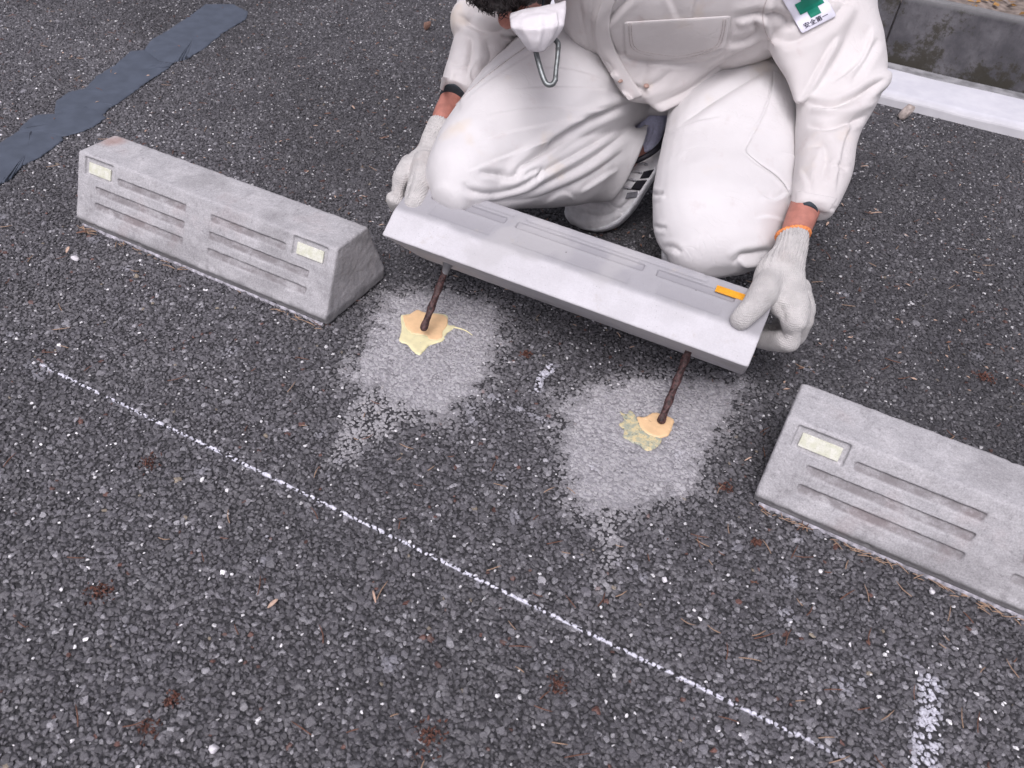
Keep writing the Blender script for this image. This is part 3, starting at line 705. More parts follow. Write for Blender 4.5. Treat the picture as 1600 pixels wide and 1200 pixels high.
def kerb_and_wall():
    # low white painted kerb with a slim front riser, then a mossy block wall
    def strip(name, prof, x0, x1, mat, nx, amp, parent=None, kind=None, label=None, cat=None):
        V = []; F = []; m = len(prof); xs = np.linspace(x0, x1, nx)
        for x in xs:
            for k, (y, z) in enumerate(prof):
                V.append((x, y+amp*mnoise.noise(Vector((x*6, k*3.1, 1))), z+amp*.5*mnoise.noise(Vector((x*8, k*3.1, 5)))))
        for i in range(nx-1):
            for k in range(m): F.append((i*m+k, i*m+(k+1) % m, (i+1)*m+(k+1) % m, (i+1)*m+k))
        F.append(tuple(range(m))[::-1]); F.append(tuple((nx-1)*m+k for k in range(m)))
        bm = bmesh.new(); me = mesh_np(name, V, F); bm.from_mesh(me); bmesh.ops.recalc_face_normals(bm, faces=bm.faces); bm.to_mesh(me); bm.free()
        me = modmesh(me, [('BEVEL', dict(width=.006, segments=2, limit_method='ANGLE'))], name)
        o = link(name, me, mat, parent); return o
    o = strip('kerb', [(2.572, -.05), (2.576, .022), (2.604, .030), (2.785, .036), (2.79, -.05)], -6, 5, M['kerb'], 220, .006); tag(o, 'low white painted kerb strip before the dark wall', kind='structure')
    o = strip('gutter_edge', [(2.793, -.05), (2.793, .030), (2.848, .034), (2.848, -.05)], -6, 5, M['kerbgrey'], 60, .006); tag(o, 'narrow bare grey concrete strip behind the white kerb', kind='structure')
    t = empty('retaining_wall', (0, 2.853, 0)); tag(t, 'low dark mossy concrete retaining wall behind the white kerb', 'wall')
    xs = [-6.0, -5.1, -4.2, -3.3, -2.4, -1.5, -.68, -.105, .86, 1.8, 2.7, 3.6, 5.0]
    for a, b in zip(xs[:-1], xs[1:]):
        strip('panel', [(2.851, -.05), (2.856, .228), (2.885, .228), (2.885, -.05)], a+.0012, b-.0012, M['wall'], 30, .006, t)
    o = strip('planting_soil', [(2.889, -.05), (2.889, .195), (3.4, .215), (9, .25), (9, -.05)], -6, 5, M['soil'], 120, .03); tag(o, 'bare tan soil bed above the retaining wall', kind='structure')
    parts = []
    for i in range(500):
        x = RNG.uniform(-.6, 1.2); y = RNG.uniform(2.90, 3.6); z = .205+.018*(y-2.9)/.7; s_ = RNG.uniform(.012, .03)
        ax = RNG.normal(size=(3, 3)); ax[0] /= np.linalg.norm(ax[0]); ax[1] = np.cross(ax[0], ax[2]); ax[1] /= np.linalg.norm(ax[1]); n_ = np.cross(ax[0], ax[1])
        ax[0][2] *= .3; ax[1][2] *= .3
        p = np.array([x, y, z]); a, b = ax[0]*s_, ax[1]*s_*.45
        parts.append(([p-a, p-b*.9+n_*.002, p+a, p+b*.9+n_*.002], [(0, 1, 2, 3)]))
    V, F = join_vf(parts); tag(link('leaf_litter', mesh_np('leaf_litter', V, F), M['litter']), 'yellow brown fallen leaves on the soil above the wall', kind='stuff')

# ------------------------------------------------------------------ the worker
def W(*a): return np.array(a, float)
def wl(S, **k):
    "world loft: sections (centre, axis A, axis B)"
    return loft(np.array([s[0] for s in S], float), np.array([s[1] for s in S], float), np.array([s[2] for s in S], float), **k)
def person():
    root = empty('person', (-.36, 1.55, 0))
    tag(root, 'crouching worker in cream work clothes and knitted gloves holding the new parking block', 'person')
    add = lambda name, me, mat, par=root: link(name, me, M[mat], par, True)
    # --- trousers
    legR = pxloft([(1010, 20, 1262, 40, 1.66, .24), (1050, 120, 1258, 120, 1.55, .22), (1040, 195, 1256, 190, 1.47, .20), (1027, 262, 1254, 262, 1.40, .185),
                   (1020, 320, 1240, 318, 1.345, .175), (1025, 356, 1228, 352, 1.31, .155), (1044, 390, 1208, 386, 1.29, .115)], cap=(.6, .8), pw=.93)
    shinR = wl([(at(1110, 335, 1.40), RT*.075, W(0, .02, .05)), (W(-.285, 1.40, .15), RT*.055, W(0, .05, .02)), (W(-.31, 1.48, .07), RT*.05, W(0, .05, .02))])
    legL = pxloft([(880, 10, 1060, 150, 1.62, .22), (810, 62, 990, 190, 1.52, .20), (752, 118, 915, 225, 1.45, .185), (703, 180, 850, 262, 1.395, .175),
                   (672, 232, 800, 300, 1.35, .165), (662, 266, 760, 322, 1.315, .13), (672, 296, 730, 330, 1.305, .08)], cap=(.6, .5), pw=.95)
    calfL = pxloft([(700, 246, 702, 316, 1.335, .10), (742, 236, 744, 331, 1.345, .12), (800, 226, 802, 327, 1.375, .13), (860, 205, 866, 322, 1.44, .13),
                    (915, 190, 912, 319, 1.50, .11), (962, 192, 932, 318, 1.535, .085), (998, 200, 950, 317, 1.555, .06), (1012, 192, 956, 315, 1.56, .05)], cap=(.5, 0), pw=.95)
    flap = pxloft([(1222, 292, 1246, 290, 1.315, .03), (1222, 308, 1250, 310, 1.305, .022), (1222, 322, 1243, 324, 1.295, .014), (1222, 329, 1230, 330, 1.29, .008)], cap=(.4, .3), pw=.8)
    hips = wl([(at(1090, 60, 1.86), RT*.20, UP*.13+FWD*.02), (at(1075, 70, 1.70), RT*.20, UP*.12), (at(1040, 110, 1.58), RT*.17, UP*.085)])
    tr = blend([legR, shinR, legL, calfL, hips, flap], .0030, 18, 'trousers')
    crumple(tr, .006, 9, 3.3); crumple(tr, .0012, 26, 1.7)
    folds(tr, [
        # left-hand leg in the picture: long tension folds over the thigh
        ([(760, 180), (840, 168), (930, 172), (990, 160)], .0022, 6, 's'), ([(735, 225), (800, 205), (880, 190), (960, 178)], .0020, 6, 's'),
        ([(730, 268), (800, 240), (850, 222), (900, 205)], .0018, 5, 's'), ([(800, 140), (870, 135), (940, 140), (985, 150)], .0022, 6, 's'),
        ([(840, 105), (890, 108), (950, 125)], .0020, 7, 's'),
        ([(800, 272), (815, 256), (845, 236), (890, 205), (940, 178), (990, 160)], .0075, 7, 'v'),
        ([(995, 158), (940, 176), (890, 200), (845, 232), (815, 256), (803, 274)], .0060, 9, 's'), ([(748, 268), (775, 272), (800, 276), (818, 264)], .0050, 6, 'v'), ([(722, 285), (735, 298), (765, 303), (800, 297), (840, 280)], .0045, 6, 'v'),
        ([(740, 312), (775, 316), (820, 305), (870, 280), (930, 245), (985, 200)], .0050, 7, 'v'),
        ([(785, 316), (830, 312), (880, 295), (930, 270), (975, 235)], .0035, 7, 'v'), ([(815, 290), (860, 262), (900, 240), (960, 205)], .0035, 5, 'v'),
        ([(812, 280), (830, 268), (850, 262)], .0030, 4, 'v'), ([(838, 282), (842, 274), (850, 262)], .0030, 3, 'v'),
        ([(708, 160), (740, 128), (780, 98), (820, 72)], .0016, 3, 'v'), ([(716, 163), (752, 132), (800, 100), (850, 70)], .0012, 2.5, 'v'),
        ([(850, 318), (880, 300), (900, 312)], .002, 6, 's'), ([(905, 300), (935, 280), (965, 262)], .003, 7, 's'),
        # right-hand leg in the picture: pocket seam, side folds, puckered knee
        ([(1209, 112), (1206, 140), (1190, 185), (1172, 215), (1160, 237)], .0022, 2.5, 'v'), ([(1160, 237), (1185, 256), (1210, 272), (1230, 292), (1244, 318)], .0022, 2.5, 'v'),
        ([(1225, 118), (1240, 140), (1247, 168)], .003, 5, 's'), ([(1180, 100), (1215, 104), (1242, 125)], .0030, 7, 'r'),
        ([(1060, 195), (1100, 165), (1160, 128), (1210, 100)], .0045, 8, 'v'), ([(1045, 205), (1085, 192), (1125, 182)], .0025, 6, 's'),
        ([(1012, 300), (1026, 304), (1036, 300)], .006, 4, 'v'), ([(1020, 352), (1030, 356), (1042, 356)], .003, 4, 'v'), ([(1036, 388), (1050, 386), (1066, 396)], .003, 5, 'v'),
        ([(1145, 412), (1160, 400), (1180, 397), (1205, 392)], .0065, 7, 'v'), ([(1148, 400), (1165, 412), (1190, 408)], .004, 5, 'r'),
        ([(1190, 305), (1210, 312), (1232, 300)], .003, 6, 's'), ([(1180, 340), (1205, 338), (1226, 345)], .003, 6, 's'), ([(1215, 235), (1235, 240), (1250, 250)], .003, 6, 's'),
        ([(1226, 180), (1240, 215), (1246, 262)], .0028, 6, 's'), ([(1235, 296), (1246, 308), (1236, 325)], .004, 5, 'r')])
    TRO = add('trousers', tr, 'trouser')
    # --- jacket: torso leaning far forward over the knees
    ax = W(-.20, -.76, .62); ax /= np.linalg.norm(ax); side = W(1, .05, .12); side -= ax*(side@ax); side /= np.linalg.norm(side); fr = np.cross(ax, side); fr /= np.linalg.norm(fr)
    if fr[2] > 0: fr = -fr
    torso = pxloft([(915, 70, 1240, 30, 1.62, .18), (890, 48, 1245, 20, 1.52, .20), (872, 4, 1262, 20, 1.42, .23), (850, -70, 1285, -10, 1.33, .25), (820, -150, 1305, -70, 1.27, .24), (830, -240, 1290, -170, 1.25, .2), (930, -320, 1180, -280, 1.25, .14)], cap=(.3, .6), pw=.9)
    sleeveR = pxloft([(1210, -200, 1385, -140, 1.36, .18), (1222, -90, 1380, -60, 1.36, .175), (1238, 0, 1360, 10, 1.37, .165), (1244, 62, 1374, 68, 1.375, .155), (1246, 112, 1379, 128, 1.37, .14), (1248, 160, 1364, 178, 1.34, .12),
                      (1246, 205, 1338, 226, 1.32, .105), (1244, 262, 1325, 286, 1.285, .088), (1239, 322, 1298, 340, 1.252, .046)], cap=(1, 0), pw=.93)
    sleeveL = pxloft([(740, -160, 880, -170, 1.40, .17), (722, -60, 852, -50, 1.44, .16), (714, 20, 820, 40, 1.475, .14), (716, 52, 800, 72, 1.475, .13), (702, 90, 775, 112, 1.46, .115), (685, 143, 740, 162, 1.44, .095)], cap=(1, 0), pw=.93)
    # rolled collar lapel and the two hem corners as cloth volumes
    hemL = pxloft([(915, 30, 1012, 20, 1.36, .05), (940, 92, 1030, 92, 1.405, .05), (968, 140, 1060, 142, 1.43, .04), (984, 156, 1062, 160, 1.43, .025)], cap=(.4, .25), pw=.8)
    hemR = pxloft([(1020, 40, 1180, 30, 1.36, .06), (1010, 110, 1165, 72, 1.395, .05), (1004, 150, 1122, 112, 1.415, .035), (1030, 176, 1082, 150, 1.425, .022)], cap=(.4, .25), pw=.8)
    point = pxloft([(1180, 20, 1340, 30, 1.32, .08), (1205, 80, 1310, 80, 1.315, .06), (1232, 125, 1284, 130, 1.31, .035), (1243, 158, 1254, 160, 1.31, .014)], cap=(.4, .5), pw=.8)
    puff = pxloft([(1262, 150, 1300, 172, 1.31, .04), (1300, 138, 1350, 160, 1.31, .045), (1345, 118, 1384, 140, 1.32, .045), (1378, 112, 1393, 122, 1.33, .02)], cap=(.5, .5))
    elb = ell_vf(at(730, 34, 1.45), [RT*.030, UP*.036, FWD*.04])
    jk = blend([torso, sleeveR, sleeveL, hemL, hemR, point, puff, elb], .0030, 12, 'jacket')
    crumple(jk, .005, 8, 9.1); crumple(jk, .0014, 22, 4.4)
    folds(jk, amp=1.3, F=[
        ([(932, -20), (922, 30), (926, 70), (944, 112), (970, 152)], .004, 7, 'v'), ([(990, -10), (960, 20), (932, 45)], .005, 6, 'v'), ([(905, 0), (912, 50), (925, 95)], .004, 9, 'v'),
        ([(975, 35), (976, 80), (984, 92), (1020, 98), (1050, 102), (1100, 96), (1134, 72), (1142, 25)], .0025, 3, 'v'),
        ([(1000, 140), (1030, 128), (1050, 108)], .004, 7, 'v'), ([(1015, 168), (1080, 140), (1140, 95), (1190, 66), (1225, 60)], .0055, 8, 'v'),
        ([(1090, 90), (1140, 72), (1190, 66)], .004, 7, 'r'), ([(1140, 66), (1165, 62), (1185, 48), (1175, 28)], .0065, 7, 'v'), ([(1145, 30), (1190, 22), (1225, 28), (1235, 50)], .006, 8, 'v'),
        ([(1150, 38), (1170, 30), (1200, 30)], .005, 6, 'r'), ([(1210, -10), (1196, 30), (1204, 62), (1230, 70)], .0045, 7, 'r'), ([(1210, 66), (1250, 60), (1300, 30), (1330, -10)], .005, 9, 'v'),
        ([(1250, 160), (1268, 130), (1290, 90), (1310, 55)], .0055, 8, 's'), ([(1262, 162), (1300, 165), (1340, 150), (1385, 122)], .008, 6, 'v'), ([(1268, 172), (1310, 178), (1345, 168), (1372, 158)], .005, 7, 'r'),
        ([(1262, 196), (1290, 200), (1330, 190), (1356, 180)], .006, 6, 'v'), ([(1300, 130), (1330, 110), (1352, 80), (1362, 40)], .005, 9, 's'), ([(1330, 130), (1350, 100), (1372, 60)], .004, 7, 'v'),
        ([(1335, 180), (1320, 220), (1310, 262), (1306, 300)], .003, 7, 's'), ([(1262, 230), (1285, 225), (1292, 245), (1284, 285)], .0045, 9, 'v'), ([(1255, 312), (1300, 325), (1318, 330)], .002, 3, 'v'),
        ([(1300, 262), (1312, 258), (1325, 265)], .003, 5, 'v'), ([(1250, 262), (1262, 290), (1258, 320)], .003, 7, 's'),
        ([(716, 22), (740, 40), (770, 48), (800, 44)], .006, 7, 'v'), ([(722, 56), (736, 60), (736, 90), (728, 120)], .005, 6, 'v'), ([(740, 28), (775, 36), (802, 58)], .005, 7, 'r'),
        ([(760, 60), (768, 90), (750, 112)], .004, 8, 'v'), ([(782, 56), (796, 58), (806, 62)], .006, 4, 'v'), ([(700, 96), (722, 102), (740, 100)], .003, 6, 'v'), ([(712, 110), (706, 130), (708, 146)], .003, 6, 's'),
        ([(745, 95), (735, 115), (742, 135)], .003, 6, 's'), ([(1040, -10), (1050, 12), (1060, 34)], .003, 10, 's'), ([(1090, -10), (1084, 12), (1080, 34)], .003, 9, 's'),
        ([(988, 132), (1002, 140), (1012, 150)], .003, 4, 'v')])
    jo = add('jacket', jk, 'jacket')
    jb = BVHTree.FromObject(jo, bpy.context.evaluated_depsgraph_get()) if False else BVHTree.FromPolygons([tuple(v.co) for v in jk.vertices], [tuple(p.vertices) for p in jk.polygons])
    def on(x, y, lift, tree=jb):
        d = at(x, y, 1)-EYE; d /= np.linalg.norm(d); h = tree.ray_cast(Vector(EYE), Vector(d))
        if h[0] is None: return at(x, y, 1.3)
        return np.array(h[0])-d*lift
    def cloth_patch(name, grid, mat, lift, par, thick=.0012):
        "flat piece of cloth sewn onto the jacket, following its surface"
        n, m = len(grid), len(grid[0]); V = [tuple(on(x, y, lift)) for r_ in grid for x, y in r_]
        for _ in range(2):
            V2 = [list(v) for v in V]
            for i in range(n):
                for j_ in range(m):
                    nb = [V[a*m+b] for a, b in ((i-1, j_), (i+1, j_), (i, j_-1), (i, j_+1)) if 0 <= a < n and 0 <= b < m]
                    V2[i*m+j_] = [(.5*V[i*m+j_][q]+.5*sum(p[q] for p in nb)/len(nb)) if len(nb) == 4 else V[i*m+j_][q] for q in range(3)]
            V = [tuple(v) for v in V2]
        F = [(i*m+j_, i*m+j_+1, (i+1)*m+j_+1, (i+1)*m+j_) for i in range(n-1) for j_ in range(m-1)]
        me = modmesh(mesh_np(name, V, F), [('SOLIDIFY', dict(thickness=thick, offset=0)), ('SUBSURF', dict(levels=1))], name)
        return link(name, me, M[mat], par, True)
    def bil(c, n, m, bow=0.0):
        'grid of photo points across a quad'
        (a, b, c_, d) = [np.array(q, float) for q in c]
        return [[tuple((a*(1-u)+b*u)*(1-v)+(d*(1-u)+c_*u)*v+np.array([0, bow*math.sin(math.pi*u)*v])) for u in np.linspace(0, 1, m)] for v in np.linspace(0, 1, n)]
    cloth_patch('pocket_flap', bil([(974, 34), (1143, 24), (1134, 74), (978, 86)], 9, 18, 14), 'jacket', .0050, jo, .0030)
    edge = catmull([(946, -8), (933, 24), (930, 60), (944, 98), (962, 128), (983, 158)], 3)
    cloth_patch('front_placket', [[(x-1+w_*1.0, y-w_*.35) for w_ in np.linspace(0, 24, 6)] for x, y in edge], 'jacket', .0055, jo, .0030)
    # stitching along the pocket flap
    for off in (4.5, 8.5):
        q = catmull([(978+off, 36), (979+off, 60), (984+off, 78-off*.4), (1010, 90-off), (1056, 96-off), (1100, 88-off), (1128-off, 74-off*.4), (1136-off, 50), (1139-off, 30)], 4)
        V, F = tube_vf([on(x, y, .0078) for x, y in q], .00055, n=5, sub=1, cap=(0, 0)); link('stitching', mesh_np('stitching', V, F), M['stitch'], jo, True)
    tt = BVHTree.FromPolygons([tuple(v.co) for v in tr.vertices], [tuple(p.vertices) for p in tr.polygons])
    def sewn(name, grid, mat, lift, par, tree, thick=.0016):
        o_ = cloth_patch.__globals__; n, m = len(grid), len(grid[0])
        V = [tuple(on(x, y, lift, tree)) for r_ in grid for x, y in r_]; F = [(a*m+b, a*m+b+1, (a+1)*m+b+1, (a+1)*m+b) for a in range(n-1) for b in range(m-1)]
        me = modmesh(mesh_np(name, V, F), [('SMOOTH', dict(iterations=1, factor=.5)), ('SOLIDIFY', dict(thickness=thick, offset=0)), ('SUBSURF', dict(levels=1))], name)
        return link(name, me, M[mat], par, True)
    L1 = catmull([(1207, 108), (1207, 132), (1199, 164), (1184, 196), (1162, 236)], 4); L2 = catmull([(1162, 236), (1186, 256), (1212, 274), (1228, 292), (1236, 306)], 4)
    R1 = [(1247-.0*k, 128+k*(236-128)/(len(L1)-1)) for k in range(len(L1))]; R2 = [(1247-6*k/(len(L2)-1), 238+k*(308-238)/(len(L2)-1)) for k in range(len(L2))]
    rows = [[tuple(np.array(a)*(1-u)+np.array(b)*u) for u in np.linspace(0, 1, 9)] for a, b in list(zip(L1, R1))+list(zip(L2[1:], R2[1:]))]
    sewn('pocket_panel', rows, 'trouser', .0018, TRO, tt)
    for band, nm in (([(1243, 297), (1310, 309), (1293, 334), (1242, 320)], 'cuff_band'), ([(690, 118), (752, 138), (736, 156), (686, 140)], 'cuff_band')):
        sewn(nm, bil(band, 6, 12), 'jacket', .0016, jo, jb, .0016)
    V, F = tube_vf([on(x, y, .0012) for x, y in catmull([(1200, -6), (1192, 20), (1196, 50), (1210, 72)], 5)], .0007, n=5, sub=1, cap=(0, 0)); link('stitching', mesh_np('stitching', V, F), M['stitch'], jo, True)
    V, F = tube_vf([on(x, y, .0012, tt) for x, y in catmull([(712, 164), (742, 134), (782, 102), (826, 70)], 6)], .0007, n=5, sub=1, cap=(0, 0)); link('stitching', mesh_np('stitching', V, F), M['stitch'], TRO, True)
    for px, py in ((969, 126), (1010, 134)):
        c = on(px, py, .0085 if px < 1000 else .0035); me = mesh_np('button', *ell_vf(c, [RT*.0052, UP*.004, FWD*.002], 14, 8)); o = link('button', me, M['button'], jo, True)
    # safety badge: green cross and lettering printed on a white patch sewn to the sleeve
    def bp(u, v):     # badge coordinates: u to the right, v down, in photo pixels from the bottom left corner
        return (1253+u*.885*1.0+v*-.50, 53-u*.455+v*-.87)
    bad = cloth_patch('safety_badge', [[bp(u, v) for u in np.linspace(0, 62, 12)] for v in np.linspace(66, 0, 12)], 'badge', .0045, jo, .001)
    bt = BVHTree.FromPolygons([tuple(v.co) for v in bad.data.vertices], [tuple(p.vertices) for p in bad.data.polygons])
    cx_, cy_, a_, b_ = 34, 36.5, 9.2, 21
    V, F = [], []; steps = np.array([-b_, -(a_+b_)/2, -a_, -a_/3, a_/3, a_, (a_+b_)/2, b_]); m = len(steps)
    for y in steps:
        for x in steps: V.append(tuple(on(*bp(cx_+x, cy_+y), .0009, bt)))
    for i_ in range(m-1):
        for j_ in range(m-1):
            mx_, my_ = abs(steps[j_]+steps[j_+1])/2, abs(steps[i_]+steps[i_+1])/2
            if mx_ < a_ or my_ < a_: F.append((i_*m+j_, i_*m+j_+1, (i_+1)*m+j_+1, (i_+1)*m+j_))
    me = mesh_np('green_cross', V, F); bm = bmesh.new(); bm.from_mesh(me); bmesh.ops.delete(bm, geom=[v for v in bm.verts if not v.link_faces], context='VERTS'); bm.to_mesh(me); bm.free()
    link('green_cross', modmesh(me, [('SOLIDIFY', dict(thickness=.0003, offset=0))], 'green_cross'), M['green'], bad)
    try:
        cu = D.curves.new('badge_lettering', 'FONT'); cu.body = '\u5b89\u5168\u7b2c\u4e00'; cu.size = 12.5; cu.space_character = 1.02; cu.resolution_u = 3; cu.offset = .012*12.5
        co = D.objects.new('badge_lettering', cu); COL.objects.link(co)
        dg = bpy.context.evaluated_depsgraph_get(); dg.update(); me = D.meshes.new_from_object(co.evaluated_get(dg)); D.objects.remove(co)
        if len(me.vertices):
            c = get_co(me); w_ = c[:, 0].max()-c[:, 0].min(); c[:, 0] = (c[:, 0]-c[:, 0].min())*(42/max(w_, 1e-6))+9; c[:, 1] = (c[:, 1]-c[:, 1].min())*.74+4.6
            q = np.array([on(*bp(x, y), .0011, bt) for x, y, _ in c]); set_co(me, q)
            link('badge_lettering', me, M['ink'], bad)
    except Exception as e: print('lettering', e)
    # --- inner dark cuffs
    add('inner_cuff', mesh_np('inner_cuff', *pxloft([(1240, 312, 1278, 323, 1.258, .046), (1240, 328, 1275, 340, 1.250, .044)], cap=(0, .05))), 'cuff')
    add('inner_cuff', mesh_np('inner_cuff', *pxloft([(691, 136, 738, 150, 1.443, .074), (687, 149, 728, 161, 1.435, .070)], cap=(0, .05))), 'cuff')
    # --- body: one continuous skin under the clothes
    hc = at(800, -84, 1.21); face = W(.0, -.22, -.97); face /= np.linalg.norm(face); crown = W(-.1, -.80, .55); crown -= face*(crown@face); crown /= np.linalg.norm(crown); ear = np.cross(face, crown)
    neck0 = at(930, -130, 1.33)
    B = [ell_vf(hc, [ear*.074, face*.092, crown*.112]), ell_vf(hc+face*.03-crown*.06, [ear*.052, face*.06, crown*.055]), ell_vf(hc+face*.10-crown*.02, [ear*.014, face*.02, crown*.022], 12, 8)]
    for s_ in (-1, 1): B.append(ell_vf(hc+ear*s_*.076-crown*.01, [ear*.012, face*.018, crown*.032], 12, 8)); B.append(ell_vf(hc+ear*s_*.032+face*.078+crown*.012, [ear*.02, face*.012, crown*.012], 12, 8))
    B.append(ell_vf(hc+face*.088-crown*.062, [ear*.026, face*.012, crown*.010], 12, 8))
    B.append(tube_vf([hc-crown*.03-face*.02, neck0, at(980, -140, 1.42)], [.058, .055, .07]))
    B.append(tube_vf([at(980, -140, 1.42), at(1040, -40, 1.50), at(1075, 40, 1.66), at(1085, 60, 1.78)], [.10, .09, .10, .10], n=20))
    B.append(tube_vf([at(980, -140, 1.42), at(1200, -120, 1.40), at(1300, -60, 1.39), at(1316, 110, 1.39), at(1300, 180, 1.35), at(1285, 258, 1.305), at(1255, 332, 1.256), at(1240, 370, 1.237), at(1230, 396, 1.22)], [.09, .06, .045, .036, .034, .029, .0248, .0215, .016], n=16))
    B.append(tube_vf([at(980, -140, 1.42), at(840, -140, 1.42), at(790, -60, 1.47), at(760, 40, 1.50), at(724, 120, 1.47), at(706, 158, 1.44), at(693, 182, 1.425), at(684, 205, 1.41)], [.09, .06, .05, .042, .036, .0235, .0205, .014], n=16))
    B.append(tube_vf([at(1085, 60, 1.76), at(1150, 130, 1.56), at(1130, 330, 1.37), W(-.24, 1.44, .10)], [.08, .075, .055, .036], n=16))
    B.append(tube_vf([at(1085, 60, 1.76), at(930, 120, 1.54), at(715, 282, 1.39), at(900, 260, 1.53), at(1000, 225, 1.64), at(1020, 222, 1.69)], [.08, .075, .045, .045, .034, .03], n=16))
    add('body', blend(B, .006, 4, 'body'), 'skin')
    # hair: cap of strands over the crown and back
    hv = blend([ell_vf(hc+crown*.012-face*.014, [ear*.088, face*.106, crown*.118], 32, 22)], .005, 1, 'hair')
    c = get_co(hv); no = get_no(hv); rel = c-hc; keep = (rel@face) < .045+.11*np.clip(rel@crown/.05+.6, 0, 1)
    c = c+no*np.array([.006*mnoise.noise(Vector(p*60))+.004*mnoise.noise(Vector((p@ear*260, p@face*60, p@crown*60))) for p in c])[:, None]
    c[~keep] -= face*((rel[~keep]@face)-.07)[:, None]
    set_co(hv, c); ho = add('hair', hv, 'hair')
    strands = []
    for i in range(2600):
        th = RNG.uniform(0, 2*math.pi); fz = RNG.uniform(-.9, 1.0); rr = math.sqrt(max(0, 1-fz*fz))
        dirn = ear*math.cos(th)*rr*.089+face*fz*.107+crown*math.sin(th)*rr*.119
        if fz > .5 and math.sin(th) < .1: continue
        p = hc+crown*.012-face*.014+dirn; nn = dirn/np.linalg.norm(dirn)
        fl = face*.8-crown*.35*0+ear*RNG.normal(0, .35)+crown*RNG.normal(0, .35); fl -= nn*(fl@nn)*.8; fl /= np.linalg.norm(fl); l = RNG.uniform(.008, .018)
        strands.append(tube_vf([p, p+fl*l*.5+nn*.0015, p+fl*l+nn*RNG.uniform(-.004, .0005)], [.0008, .0007, .0002], n=3, sub=1, cap=(0, 0)))
    V, F = join_vf(strands); so = link('hair_strands', mesh_np('hair_strands', V, F), M['hair'], ho, True); so['kind'] = 'stuff'
    # white folded mask hanging below the hair
    mk = [[(797, 22, 1.20), (815, 16, 1.19), (842, 11, 1.185), (868, 7, 1.19), (884, 2, 1.20)],
          [(797, 31, 1.165), (815, 28, 1.145), (842, 25, 1.135), (866, 21, 1.145), (884, 15, 1.17)],
          [(799, 43, 1.15), (818, 46, 1.128), (842, 46, 1.118), (866, 42, 1.13), (881, 38, 1.15)],
          [(813, 62, 1.15), (827, 64, 1.135), (841, 65, 1.13), (860, 60, 1.14), (874, 52, 1.155)],
          [(827, 80, 1.155), (834, 80.5, 1.15), (841, 80.5, 1.148), (850, 79, 1.15), (858, 73, 1.16)]]
    V = [tuple(at(*q)) for r_ in mk for q in r_]; V += [tuple(at(x, y-1, d+.04)) for r_ in mk for x, y, d in r_]; n = 5; m = 5; o_ = n*m
    F = [(i*m+j_, (i+1)*m+j_, (i+1)*m+j_+1, i*m+j_+1) for i in range(n-1) for j_ in range(m-1)]; F += [tuple(q+o_ for q in f)[::-1] for f in F]
    rim = [j_ for j_ in range(m)]+[i*m+m-1 for i in range(1, n)]+[(n-1)*m+j_ for j_ in range(m-2, -1, -1)]+[i*m for i in range(n-2, 0, -1)]
    for k in range(len(rim)): a, b = rim[k], rim[(k+1) % len(rim)]; F.append((b, a, a+o_, b+o_))
    me = mesh_np('face_mask', V, F); bm = bmesh.new(); bm.from_mesh(me); bmesh.ops.recalc_face_normals(bm, faces=bm.faces); bm.to_mesh(me); bm.free()
    me = modmesh(me, [('SUBSURF', dict(levels=2, subdivision_type='SIMPLE')), ('REMESH', dict(mode='VOXEL', voxel_size=.0014)), ('SMOOTH', dict(iterations=22, factor=.5))], 'face_mask')
    crumple(me, .0024, 45, 2.0); folds(me, [([(800, 34), (826, 44), (850, 40), (880, 30)], .0006, 3, 's'), ([(842, 14), (846, 44), (838, 78)], .0010, 4, 'r'), ([(868, 12), (872, 40), (856, 74)], .0012, 4, 's')]); add('face_mask', me, 'mask')
    # --- gloves
    def ribs(me, axis_a, axis_b, n, amp):
        c = get_co(me); no = get_no(me); d = axis_b-axis_a; L_ = np.linalg.norm(d); d = d/L_; r = c-axis_a; t = (r@d)/L_
        u = np.cross(d, FWD); u /= np.linalg.norm(u); v = np.cross(d, u); th = np.arctan2(r@v, r@u)
        wgt = np.clip((1.15-t)/.45, 0, 1)*np.clip((t+.2)/.15, 0, 1)
        set_co(me, c+no*(amp*np.cos(th*n)*wgt)[:, None])
    palm = pxloft([(1216, 366, 1262, 371, 1.236, .050), (1208, 388, 1260, 394, 1.225, .050), (1184, 414, 1256, 424, 1.210, .048), (1176, 444, 1260, 452, 1.198, .048), (1186, 468, 1265, 480, 1.193, .048), (1204, 488, 1264, 500, 1.198, .044)], cap=(0, .5), pw=.9)
    thumbR = tube_vf([at(1210, 432, 1.205), at(1195, 454, 1.180), at(1179, 477, 1.157), at(1165, 492, 1.150), at(1157, 500, 1.150)], [.022, .0225, .0188, .0165, .0158], n=18, cap=(1, .9))
    fing = [tube_vf([at(1238, 480, 1.19), at(1240, 508, 1.185), at(1234, 530, 1.20), at(1210, 533, 1.235), at(1186, 530, 1.27)], [.020, .0195, .0185, .0165, .0145], n=16),
            tube_vf([at(1248, 474, 1.205), at(1252, 502, 1.21), at(1243, 522, 1.235), at(1216, 523, 1.27), at(1190, 518, 1.30)], [.018, .0185, .0185, .0165, .0145], n=16),
            tube_vf([at(1252, 462, 1.225), at(1256, 488, 1.235), at(1246, 508, 1.265), at(1220, 508, 1.30)], [.0175, .0175, .017, .015], n=16),
            tube_vf([at(1250, 450, 1.235), at(1254, 470, 1.26), at(1242, 486, 1.295), at(1222, 488, 1.32)], [.016, .0155, .015, .013], n=16)]
    gr = blend([palm, thumbR]+fing, .0020, 14, 'glove')
